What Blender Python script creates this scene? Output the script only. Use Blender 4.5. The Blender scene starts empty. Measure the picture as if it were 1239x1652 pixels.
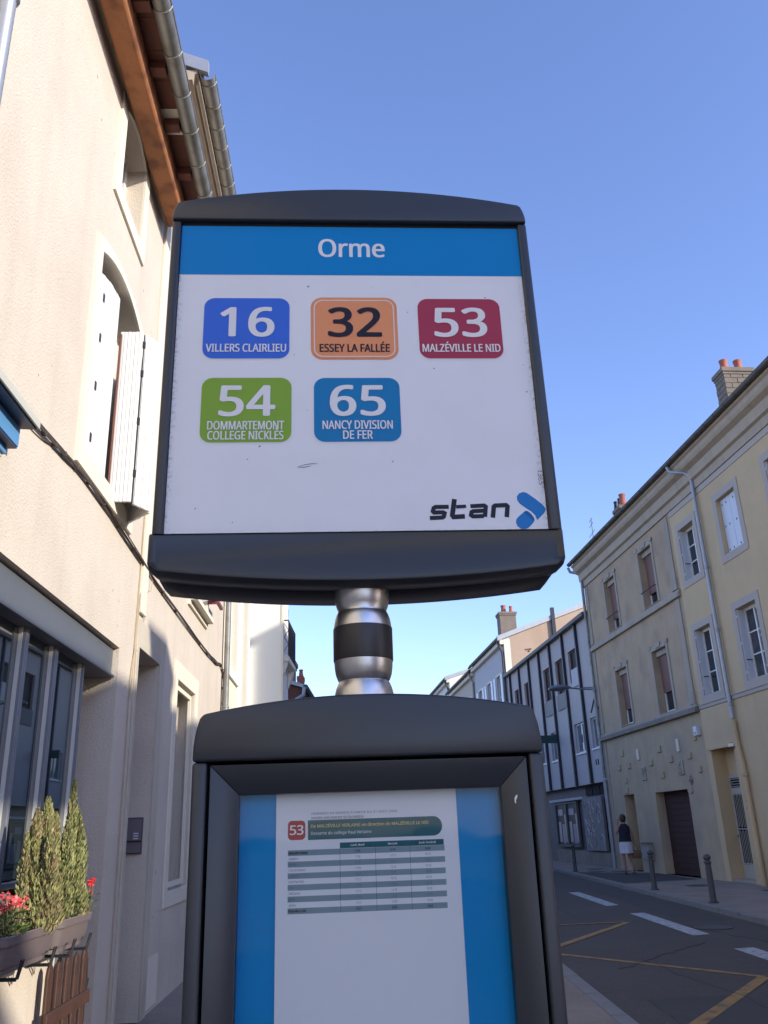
import bpy, bmesh, math, random
from mathutils import Vector, Matrix
random.seed(7)
SC = bpy.context.scene
COL = SC.collection
RAD = math.radians

# ---------------------------------------------------------------- camera
cam_data = bpy.data.cameras.new("camera")
cam = bpy.data.objects.new("camera", cam_data)
COL.objects.link(cam)
_p = RAD(20.49)
_ux, _uy = -0.0352, 0.99938
F = Vector((0, math.cos(_p), math.sin(_p)))
U0 = Vector((0, -math.sin(_p), math.cos(_p)))
X0 = Vector((1, 0, 0))
RT = _ux * U0 + _uy * X0
UP = _uy * U0 - _ux * X0
m = Matrix((RT, UP, -F)).transposed().to_4x4()
m.translation = Vector((0, 0, 1.6))
cam.matrix_world = m
cam_data.sensor_fit = 'VERTICAL'
cam_data.sensor_height = 24.0
cam_data.lens = 24.0 * 1374.6 / 1652.0
cam_data.clip_start = 0.05
cam_data.clip_end = 2000
SC.camera = cam

# ---------------------------------------------------------------- sun and sky
SUN_CROSS = 0.42          # height over distance across the street
SUN_BACK = 0.58           # how much the light comes from behind the camera
sdir = Vector((1.0, -SUN_BACK, SUN_CROSS)).normalized()      # towards the sun
elev = math.asin(sdir.z)
world = bpy.data.worlds.new("World")
SC.world = world
world.use_nodes = True
nt = world.node_tree
nt.nodes.clear()
sky = nt.nodes.new("ShaderNodeTexSky")
sky.sky_type = 'NISHITA'
sky.sun_disc = False
sky.sun_elevation = elev
sky.sun_rotation = math.atan2(sdir.x, sdir.y)
sky.air_density = 1.0
sky.dust_density = 0.4
sky.ozone_density = 4.2
bg = nt.nodes.new("ShaderNodeBackground")
bg.inputs[1].default_value = 0.15
wo = nt.nodes.new("ShaderNodeOutputWorld")
grade = nt.nodes.new("ShaderNodeMix"); grade.data_type = 'RGBA'; grade.blend_type = 'MULTIPLY'
grade.inputs[0].default_value = 1.0; grade.inputs[7].default_value = (1.18, 1.0, 1.12, 1)      # camera white balance
nt.links.new(sky.outputs[0], grade.inputs[6])
nt.links.new(grade.outputs[2], bg.inputs[0])
nt.links.new(bg.outputs[0], wo.inputs[0])
sun_data = bpy.data.lights.new("sun", 'SUN')
sun_data.energy = 2.4
sun_data.angle = RAD(0.5)
sun_data.color = (1.0, 0.935, 0.81)
sun = bpy.data.objects.new("sun", sun_data)
COL.objects.link(sun)
sun.rotation_euler = sdir.to_track_quat('Z', 'Y').to_euler()
SC.view_settings.view_transform = 'Standard'
SC.view_settings.look = 'None'
SC.view_settings.exposure = 1.13
SC.view_settings.gamma = 1.0
SC.view_settings.use_curve_mapping = False

# ---------------------------------------------------------------- materials
def mat(name, col, rough=0.8, metal=0.0, var=0.0, vscale=3.0, bump=0.0, bscale=60.0, streak=0.0,
        spec=0.5, coat=0.0, stain=None, stain_amt=0.0, stain_scale=1.2, ior=None, wave=None):
    M = bpy.data.materials.new(name)
    M.use_nodes = True
    t = M.node_tree
    N = t.nodes; L = t.links
    b = N["Principled BSDF"]
    b.inputs["Base Color"].default_value = (*col, 1)
    b.inputs["Roughness"].default_value = rough
    b.inputs["Metallic"].default_value = metal
    b.inputs["Specular IOR Level"].default_value = spec
    if ior: b.inputs["IOR"].default_value = ior
    b.inputs["Coat Weight"].default_value = coat
    tc = N.new("ShaderNodeTexCoord")
    out = None
    if var or streak or stain:
        rgb = N.new("ShaderNodeRGB"); rgb.outputs[0].default_value = (*col, 1)
        out = rgb.outputs[0]
        def mixin(fac_socket, colour, mode='MIX'):
            nonlocal out
            mx = N.new("ShaderNodeMix"); mx.data_type = 'RGBA'; mx.blend_type = mode
            L.new(fac_socket, mx.inputs[0]); L.new(out, mx.inputs[6])
            mx.inputs[7].default_value = (*colour, 1)
            out = mx.outputs[2]
        def noise(scale, lo, hi, amt, vec_scale=None, detail=5):
            n = N.new("ShaderNodeTexNoise"); n.inputs["Scale"].default_value = scale
            n.inputs["Detail"].default_value = detail
            if vec_scale:
                mp = N.new("ShaderNodeMapping"); mp.inputs["Scale"].default_value = vec_scale
                L.new(tc.outputs["Object"], mp.inputs[0]); L.new(mp.outputs[0], n.inputs[0])
            else:
                L.new(tc.outputs["Object"], n.inputs[0])
            r = N.new("ShaderNodeMapRange")
            r.inputs[1].default_value = lo; r.inputs[2].default_value = hi
            r.inputs[3].default_value = 0; r.inputs[4].default_value = amt
            L.new(n.outputs[0], r.inputs[0])
            return r.outputs[0]
        if var:
            mixin(noise(vscale, 0.35, 0.7, var), tuple(c * 0.55 for c in col))
            mixin(noise(vscale * 14, 0.45, 0.75, var * 0.7), tuple(c * 0.6 for c in col))
        if streak:
            mixin(noise(2.2, 0.5, 0.78, streak, (2.2, 2.2, 0.22)), tuple(c * 0.45 for c in col))
        if stain:
            mixin(noise(stain_scale, 0.5, 0.68, stain_amt, None, 8), stain)
        L.new(out, b.inputs["Base Color"])
    if bump:
        n = N.new("ShaderNodeTexNoise"); n.inputs["Scale"].default_value = bscale
        n.inputs["Detail"].default_value = 6
        L.new(tc.outputs["Object"], n.inputs[0])
        bp = N.new("ShaderNodeBump"); bp.inputs["Strength"].default_value = bump
        bp.inputs["Distance"].default_value = 0.009
        L.new(n.outputs[0], bp.inputs["Height"]); L.new(bp.outputs[0], b.inputs["Normal"])
    if wave:
        w = N.new("ShaderNodeTexWave"); w.bands_direction = wave[0]; w.inputs["Scale"].default_value = wave[1]
        L.new(tc.outputs["Object"], w.inputs[0])
        bp = N.new("ShaderNodeBump"); bp.inputs["Strength"].default_value = wave[2]
        bp.inputs["Distance"].default_value = 0.01
        L.new(w.outputs[0], bp.inputs["Height"]); L.new(bp.outputs[0], b.inputs["Normal"])
    return M

M = {}
M['cream'] = mat('cream render', (0.655, 0.57, 0.46), 0.9, var=0.14, vscale=1.3, bump=0.7, bscale=60, streak=0.16,
                 stain=(0.50, 0.42, 0.34), stain_amt=0.40, stain_scale=1.1)
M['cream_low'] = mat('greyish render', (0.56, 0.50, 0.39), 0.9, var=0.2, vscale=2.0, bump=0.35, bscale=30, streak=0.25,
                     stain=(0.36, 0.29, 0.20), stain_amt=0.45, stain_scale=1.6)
M['surround'] = mat('pale stone surround', (0.76, 0.70, 0.56), 0.85, var=0.12, vscale=2.5, bump=0.15, bscale=50)
M['white_paint'] = mat('white painted wood', (0.80, 0.78, 0.73), 0.45, var=0.05, vscale=4, bump=0.05, bscale=80)
M['grey_white'] = mat('off white lacquer', (0.62, 0.64, 0.68), 0.4, var=0.06, vscale=4)
M['white_wall'] = mat('white render', (0.80, 0.79, 0.72), 0.9, var=0.05, vscale=1.5, bump=0.1, bscale=30)
M['beige'] = mat('beige old render', (0.48, 0.355, 0.23), 0.92, var=0.3, vscale=1.6, bump=0.5, bscale=18, streak=0.15,
                 stain=(0.27, 0.21, 0.15), stain_amt=0.6, stain_scale=0.9)
M['beige_low'] = mat('beige ground floor render', (0.50, 0.385, 0.245), 0.92, var=0.3, vscale=1.8, bump=0.6, bscale=14, streak=0.2,
                 stain=(0.27, 0.24, 0.21), stain_amt=0.5, stain_scale=0.5)
M['stone'] = mat('grey beige dressed stone', (0.42, 0.36, 0.28), 0.88, var=0.25, vscale=2.0, bump=0.25, bscale=25, streak=0.4)
M['stone_dark'] = mat('blackened stone ledge', (0.27, 0.23, 0.185), 0.9, var=0.6, vscale=3.0, bump=0.6, bscale=20)
M['yellow'] = mat('yellow ochre render', (0.61, 0.455, 0.265), 0.92, var=0.14, vscale=1.2, bump=0.4, bscale=30, streak=0.10, stain=(0.44,0.33,0.22), stain_amt=0.35, stain_scale=0.7)
M['grey_trim'] = mat('warm grey painted trim', (0.46, 0.395, 0.335), 0.85, var=0.08, vscale=2.0)
M['cornice'] = mat('stained cornice', (0.46, 0.375, 0.275), 0.85, var=0.25, vscale=2.0, streak=0.3)
M['zinc'] = mat('weathered zinc', (0.30, 0.30, 0.28), 0.5, metal=0.5, var=0.45, vscale=5.0, bump=0.1, bscale=30,
                stain=(0.17, 0.15, 0.12), stain_amt=0.6, stain_scale=5)
M['zinc_dark'] = mat('dark old zinc gutter', (0.115, 0.11, 0.10), 0.6, metal=0.3, var=0.5, vscale=3.0)
M['zinc_pale'] = mat('pale zinc pipe', (0.38, 0.40, 0.43), 0.45, metal=0.4, var=0.3, vscale=3.0)
M['timber'] = mat('orange stained timber', (0.42, 0.165, 0.065), 0.7, var=0.55, vscale=5.0, bump=0.4, bscale=20,
                  stain=(0.16, 0.055, 0.03), stain_amt=0.75, stain_scale=5)
M['timber_dark'] = mat('dark red brown boards', (0.15, 0.055, 0.035), 0.8, var=0.4, vscale=3.0, bump=0.2)
M['wood_fence'] = mat('brown fence wood', (0.075, 0.032, 0.019), 0.65, var=0.7, vscale=8.0, bump=0.4, bscale=30)
M['anthracite'] = mat('anthracite powder coat', (0.034, 0.038, 0.045), 0.34, var=0.22, vscale=5.0, bump=0.03, bscale=420)
M['anthracite_door'] = mat('anthracite door frame', (0.032, 0.036, 0.043), 0.33, var=0.22, vscale=5.0, bump=0.025, bscale=420)
M['black_gap'] = mat('black rubber joint', (0.006, 0.006, 0.007), 0.9)
M['steel'] = mat('brushed grey steel', (0.66, 0.65, 0.63), 0.36, metal=1.0, var=0.12, vscale=20, bump=0.03, bscale=300)
M['black_gloss'] = mat('glossy black band', (0.034, 0.031, 0.030), 0.42, bump=0.02, bscale=40)
M['road'] = mat('worn asphalt', (0.082, 0.068, 0.056), 0.9, var=0.55, vscale=0.7, bump=1.0, bscale=60,
                stain=(0.085, 0.058, 0.050), stain_amt=0.6, stain_scale=0.7)
M['dark_asphalt'] = mat('dark asphalt', (0.064, 0.055, 0.049), 0.9, var=0.4, vscale=2, bump=0.6, bscale=60)
M['pave'] = mat('sandy concrete paving', (0.28, 0.225, 0.18), 0.92, var=0.5, vscale=1.6, bump=0.8, bscale=60)
M['kerb'] = mat('grey kerb stone', (0.21, 0.20, 0.19), 0.85, var=0.3, vscale=6, bump=0.3, bscale=50)
M['road_white'] = mat('worn white road paint', (0.46, 0.46, 0.46), 0.7, var=0.45, vscale=4.0, stain=(0.10, 0.09, 0.085), stain_amt=0.8, stain_scale=11)
M['road_yellow'] = mat('worn yellow road paint', (0.36, 0.20, 0.05), 0.75, var=0.5, vscale=6.0, stain=(0.075, 0.06, 0.05), stain_amt=0.8, stain_scale=7)
M['glass'] = mat('window glass', (0.022, 0.028, 0.035), 0.05, spec=0.5)
M['glass_shop'] = mat('shop window glass', (0.020, 0.026, 0.026), 0.012, spec=1.0, ior=2.2)
M['glass_curtain'] = mat('glass over net curtain', (0.14, 0.15, 0.16), 0.08, spec=0.5, var=0.4, vscale=5)
M['glass_open'] = mat('dark open window', (0.016, 0.013, 0.012), 0.5, spec=0.1)
M['glass_dull'] = mat('dusty shop glass', (0.03, 0.034, 0.04), 0.5, spec=0.15)
M['glass_half'] = mat('glass with faint curtain', (0.05, 0.055, 0.065), 0.06, spec=0.5, var=0.6, vscale=3, stain=(0.13, 0.13, 0.14), stain_amt=0.6, stain_scale=2.5)
M['dark_room'] = mat('dark interior', (0.012, 0.011, 0.011), 0.9)
M['blind'] = mat('brown roller blind', (0.185, 0.082, 0.06), 0.6, var=0.12, vscale=2.0, wave=('Z', 8.0, 0.5))
M['red_sill'] = mat('dark red metal', (0.20, 0.045, 0.04), 0.5)
M['garage'] = mat('dark brown garage door', (0.055, 0.022, 0.015), 0.85, var=0.2, vscale=4)
M['door_white'] = mat('cream painted door', (0.47, 0.43, 0.36), 0.6, var=0.08, vscale=3)
M['black_iron'] = mat('black iron', (0.02, 0.02, 0.022), 0.55)
M['iron_grey'] = mat('grey cast iron', (0.060, 0.064, 0.068), 0.5, var=0.2, vscale=8)
M['cable'] = mat('brown rubber cable', (0.10, 0.075, 0.06), 0.7, var=0.3, vscale=20)
M['wire_cream'] = mat('painted wire', (0.45, 0.36, 0.24), 0.7)
M['beam'] = mat('grey painted steel beam', (0.115, 0.125, 0.14), 0.5, var=0.15, vscale=2.0, streak=0.1)
M['frame_grey'] = mat('grey aluminium frame', (0.20, 0.21, 0.23), 0.4, metal=0.2, var=0.08)
M['frame_glint'] = mat('painted frame glint', (0.62, 0.60, 0.54), 0.4)  # pale colour stands in for sun glints on the frame edges
M['sign_blue'] = mat('pale blue enamel', (0.10, 0.27, 0.50), 0.45, var=0.06)
M['sign_dark'] = mat('dark blue metal', (0.03, 0.045, 0.09), 0.45)
M['cream_metal'] = mat('cream metal trim', (0.52, 0.51, 0.42), 0.5)
M['planter'] = mat('mauve brown plastic planter', (0.17, 0.135, 0.13), 0.5, var=0.12, vscale=6)
M['soil'] = mat('dark soil', (0.06, 0.04, 0.028), 0.95, var=0.5, vscale=20, bump=0.8)
M['green1'] = mat('conifer green', (0.19, 0.21, 0.07), 0.7)
M['green2'] = mat('conifer yellow green', (0.36, 0.35, 0.13), 0.7)
M['green3'] = mat('conifer dark', (0.07, 0.09, 0.04), 0.75)
M['dry'] = mat('dry conifer brown', (0.30, 0.20, 0.11), 0.8)
M['leaf'] = mat('fresh leaf', (0.12, 0.20, 0.04), 0.5)
M['leaf2'] = mat('dull leaf', (0.15, 0.16, 0.07), 0.6)
M['pink'] = mat('coral pink petals', (0.72, 0.09, 0.09), 0.6)
M['pink2'] = mat('pale pink petals', (0.80, 0.24, 0.19), 0.6)
M['red'] = mat('red petals', (0.75, 0.03, 0.03), 0.6)
M['half_panel'] = mat('off white wall panel', (0.47, 0.43, 0.41), 0.85, var=0.10, vscale=1.2, streak=0.15)
M['post_navy'] = mat('navy black steel post', (0.018, 0.018, 0.034), 0.5)
M['tan_wall'] = mat('bare tan render', (0.47, 0.35, 0.255), 0.95, var=0.2, vscale=0.5, bump=0.2, stain=(0.36, 0.24, 0.16), stain_amt=0.5, stain_scale=0.4)
M['pale_far'] = mat('pale far render', (0.52, 0.51, 0.52), 0.9, var=0.08)
M['beige_far'] = mat('beige far render', (0.55, 0.48, 0.38), 0.9, var=0.08)
M['chim'] = mat('grey brick chimney', (0.23, 0.19, 0.15), 0.9, var=0.45, vscale=3, bump=0.5, bscale=12)
M['chim_joint'] = mat('sooty mortar', (0.13, 0.115, 0.10), 0.95, var=0.3)
M['terracotta'] = mat('terracotta pot', (0.42, 0.13, 0.085), 0.75, var=0.3, vscale=8)
M['roof'] = mat('brown roof tile', (0.17, 0.095, 0.07), 0.9, var=0.4, vscale=5, wave=('X', 6.0, 0.6))
M['roof_metal'] = mat('pale grey coping', (0.42, 0.45, 0.47), 0.6, var=0.2)
M['shop_grey'] = mat('grey shopfront', (0.13, 0.12, 0.12), 0.7, var=0.35, vscale=3)
M['graffiti'] = mat('grey roller shutter', (0.22, 0.21, 0.20), 0.75, var=0.4, vscale=3)
M['graffiti_ink'] = mat('pale graffiti paint', (0.50, 0.46, 0.44), 0.7)
M['graffiti_ink2'] = mat('dull pink graffiti paint', (0.36, 0.24, 0.22), 0.7)
M['blue_door'] = mat('dark blue door', (0.02, 0.035, 0.14), 0.5, var=0.2)
M['poster_blue'] = mat('blue poster', (0.06, 0.13, 0.24), 0.4)
M['poster_white'] = mat('pale poster', (0.24, 0.25, 0.27), 0.4, var=0.3, vscale=5)
M['green_sign'] = mat('dark green sign', (0.008, 0.045, 0.045), 0.5)
M['lamp_grey'] = mat('grey lamp metal', (0.16, 0.17, 0.19), 0.4, metal=0.3)
M['intercom'] = mat('dark grey intercom', (0.085, 0.075, 0.085), 0.4)
M['intercom_face'] = mat('mid grey intercom face', (0.17, 0.15, 0.16), 0.35)
M['skin'] = mat('skin', (0.36, 0.19, 0.13), 0.6)
M['hair'] = mat('brown hair', (0.055, 0.028, 0.02), 0.6, bump=0.5, bscale=90)
M['navy_cloth'] = mat('navy cloth', (0.012, 0.013, 0.028), 0.85, bump=0.3, bscale=30)
M['white_cloth'] = mat('white cloth', (0.60, 0.60, 0.66), 0.85, bump=0.3, bscale=25)
M['bag'] = mat('tan leather', (0.17, 0.085, 0.045), 0.55)
M['shoe'] = mat('dark sandal', (0.03, 0.02, 0.018), 0.6)
M['box_grey'] = mat('grey beige cabinet', (0.33, 0.30, 0.26), 0.6, var=0.1)
def specks(key, scale, thresh, size, colour):
    Mx = M[key]; t = Mx.node_tree; N = t.nodes; L = t.links; b = N["Principled BSDF"]
    src = b.inputs["Base Color"].links[0].from_socket if b.inputs["Base Color"].links else None
    tc = N.new("ShaderNodeTexCoord"); v = N.new("ShaderNodeTexVoronoi"); v.inputs["Scale"].default_value = scale
    L.new(tc.outputs["Object"], v.inputs[0])
    sp = N.new("ShaderNodeSeparateColor"); L.new(v.outputs["Color"], sp.inputs[0])
    r = N.new("ShaderNodeMapRange"); r.inputs[1].default_value = thresh; r.inputs[2].default_value = 1.0
    r.inputs[3].default_value = 0.0; r.inputs[4].default_value = size; L.new(sp.outputs[0], r.inputs[0])
    lt = N.new("ShaderNodeMath"); lt.operation = 'LESS_THAN'; L.new(v.outputs["Distance"], lt.inputs[0]); L.new(r.outputs[0], lt.inputs[1])
    mx = N.new("ShaderNodeMix"); mx.data_type = 'RGBA'; L.new(lt.outputs[0], mx.inputs[0])
    if src: L.new(src, mx.inputs[6])
    else: mx.inputs[6].default_value = b.inputs["Base Color"].default_value
    mx.inputs[7].default_value = (*colour, 1); L.new(mx.outputs[2], b.inputs["Base Color"])
specks('anthracite', 26, 0.80, 0.045, (0.22, 0.21, 0.20)); specks('anthracite_door', 26, 0.85, 0.04, (0.22, 0.21, 0.20))
specks('cream', 5, 0.60, 0.10, (0.40, 0.32, 0.24)); specks('road', 40, 0.55, 0.30, (0.15, 0.14, 0.13)); specks('pave', 40, 0.45, 0.35, (0.32, 0.28, 0.24))
# print colours
def ink(name, col, rough=0.35): return mat(name, col, rough, spec=0.2, var=0.03, vscale=12)
M['p_band'] = ink('print blue band', (0.0, 0.225, 0.57))
M['p_16'] = ink('print royal blue', (0.045, 0.155, 0.67))
M['p_32'] = ink('print orange', (0.82, 0.32, 0.14))
M['p_53'] = ink('print crimson', (0.40, 0.045, 0.085))
M['p_54'] = ink('print green', (0.235, 0.42, 0.045))
M['p_65'] = ink('print petrol blue', (0.010, 0.205, 0.47))
M['p_white'] = ink('print white', (0.80, 0.80, 0.80))
M['p_dark'] = ink('print near black', (0.020, 0.018, 0.028))
M['p_teal'] = ink('print teal', (0.008, 0.115, 0.14))
M['p_row'] = ink('print row grey', (0.22, 0.31, 0.345))
M['p_gold'] = ink('print pale yellow', (0.72, 0.60, 0.22))
M['p_grey'] = ink('print grey text', (0.12, 0.13, 0.16))
M['p_red'] = ink('print red badge', (0.42, 0.03, 0.04))
M['paper'] = mat('white paper', (0.78, 0.79, 0.81), 0.6, var=0.02, vscale=3)
M['case_blue'] = mat('blue backing card', (0.0, 0.27, 0.60), 0.6, spec=0.2, var=0.08, vscale=4)

def panel_material():
    Mx = mat('white sign face', (0.80, 0.81, 0.83), 0.30, spec=0.4)
    t = Mx.node_tree; N = t.nodes; L = t.links; b = N["Principled BSDF"]
    tc = N.new("ShaderNodeTexCoord")
    v = N.new("ShaderNodeTexVoronoi"); v.inputs["Scale"].default_value = 52
    L.new(tc.outputs["Object"], v.inputs[0])
    nz = N.new("ShaderNodeTexNoise"); nz.inputs["Scale"].default_value = 9; nz.inputs["Detail"].default_value = 3
    L.new(tc.outputs["Object"], nz.inputs[0])
    sp = N.new("ShaderNodeSeparateColor"); L.new(v.outputs["Color"], sp.inputs[0])
    r = N.new("ShaderNodeMapRange"); r.inputs[1].default_value = 0.62; r.inputs[2].default_value = 1.0
    r.inputs[3].default_value = 0.0; r.inputs[4].default_value = 0.10
    L.new(sp.outputs[0], r.inputs[0])
    lt = N.new("ShaderNodeMath"); lt.operation = 'LESS_THAN'
    L.new(v.outputs["Distance"], lt.inputs[0]); L.new(r.outputs[0], lt.inputs[1])
    mx = N.new("ShaderNodeMix"); mx.data_type = 'RGBA'
    L.new(lt.outputs[0], mx.inputs[0])
    mx.inputs[6].default_value = (0.80, 0.81, 0.83, 1); mx.inputs[7].default_value = (0.25, 0.23, 0.22, 1)
    # faint grime
    r2 = N.new("ShaderNodeMapRange"); r2.inputs[1].default_value = 0.45; r2.inputs[2].default_value = 0.8
    r2.inputs[3].default_value = 0.0; r2.inputs[4].default_value = 0.14
    L.new(nz.outputs[0], r2.inputs[0])
    mx2 = N.new("ShaderNodeMix"); mx2.data_type = 'RGBA'
    L.new(r2.outputs[0], mx2.inputs[0]); L.new(mx.outputs[2], mx2.inputs[6])
    mx2.inputs[7].default_value = (0.55, 0.53, 0.50, 1)
    xyz = N.new("ShaderNodeSeparateXYZ"); L.new(tc.outputs["Object"], xyz.inputs[0])
    def edge(sock, centre, half, width):
        a_ = N.new("ShaderNodeMath"); a_.operation = 'SUBTRACT'; L.new(sock, a_.inputs[0]); a_.inputs[1].default_value = centre
        c_ = N.new("ShaderNodeMath"); c_.operation = 'ABSOLUTE'; L.new(a_.outputs[0], c_.inputs[0])
        d_ = N.new("ShaderNodeMapRange"); d_.inputs[1].default_value = half-width; d_.inputs[2].default_value = half; L.new(c_.outputs[0], d_.inputs[0])
        return d_.outputs[0]
    ex = edge(xyz.outputs[0], 0.0005, 0.298, 0.010); ez = edge(xyz.outputs[2], 2.3203-0.12, 0.289, 0.007)
    mxm = N.new("ShaderNodeMath"); mxm.operation = 'MAXIMUM'; L.new(ex, mxm.inputs[0]); L.new(ez, mxm.inputs[1])
    n2 = N.new("ShaderNodeTexNoise"); n2.inputs["Scale"].default_value = 160; n2.inputs["Detail"].default_value = 4; L.new(tc.outputs["Object"], n2.inputs[0])
    r3 = N.new("ShaderNodeMapRange"); r3.inputs[1].default_value = 0.48; r3.inputs[2].default_value = 0.70; r3.inputs[4].default_value = 0.7; L.new(n2.outputs[0], r3.inputs[0])
    ml = N.new("ShaderNodeMath"); ml.operation = 'MULTIPLY'; L.new(mxm.outputs[0], ml.inputs[0]); L.new(r3.outputs[0], ml.inputs[1])
    mx3 = N.new("ShaderNodeMix"); mx3.data_type = 'RGBA'; L.new(ml.outputs[0], mx3.inputs[0]); L.new(mx2.outputs[2], mx3.inputs[6])
    mx3.inputs[7].default_value = (0.28, 0.24, 0.19, 1)
    L.new(mx3.outputs[2], b.inputs["Base Color"])
    return Mx
M['panel'] = panel_material()

def glass_clear():
    Mx = bpy.data.materials.new('display case glass'); Mx.use_nodes = True
    t = Mx.node_tree; t.nodes.clear()
    o = t.nodes.new("ShaderNodeOutputMaterial")
    tr = t.nodes.new("ShaderNodeBsdfTransparent"); tr.inputs[0].default_value = (0.97, 0.98, 0.985, 1)
    gl = t.nodes.new("ShaderNodeBsdfGlossy"); gl.inputs["Roughness"].default_value = 0.03
    nz = t.nodes.new("ShaderNodeTexNoise"); nz.inputs["Scale"].default_value = 5
    tc = t.nodes.new("ShaderNodeTexCoord"); t.links.new(tc.outputs["Object"], nz.inputs[0])
    bp = t.nodes.new("ShaderNodeBump"); bp.inputs["Strength"].default_value = 0.12; bp.inputs["Distance"].default_value = 0.01
    t.links.new(nz.outputs[0], bp.inputs["Height"]); t.links.new(bp.outputs[0], gl.inputs["Normal"])
    fr = t.nodes.new("ShaderNodeFresnel"); fr.inputs[0].default_value = 1.33
    mx = t.nodes.new("ShaderNodeMixShader")
    hf = t.nodes.new("ShaderNodeMath"); hf.operation = 'MULTIPLY'; hf.inputs[1].default_value = 0.55
    t.links.new(fr.outputs[0], hf.inputs[0]); t.links.new(hf.outputs[0], mx.inputs[0]); t.links.new(tr.outputs[0], mx.inputs[1]); t.links.new(gl.outputs[0], mx.inputs[2])
    t.links.new(mx.outputs[0], o.inputs[0])
    return Mx
M['case_glass'] = glass_clear()

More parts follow.
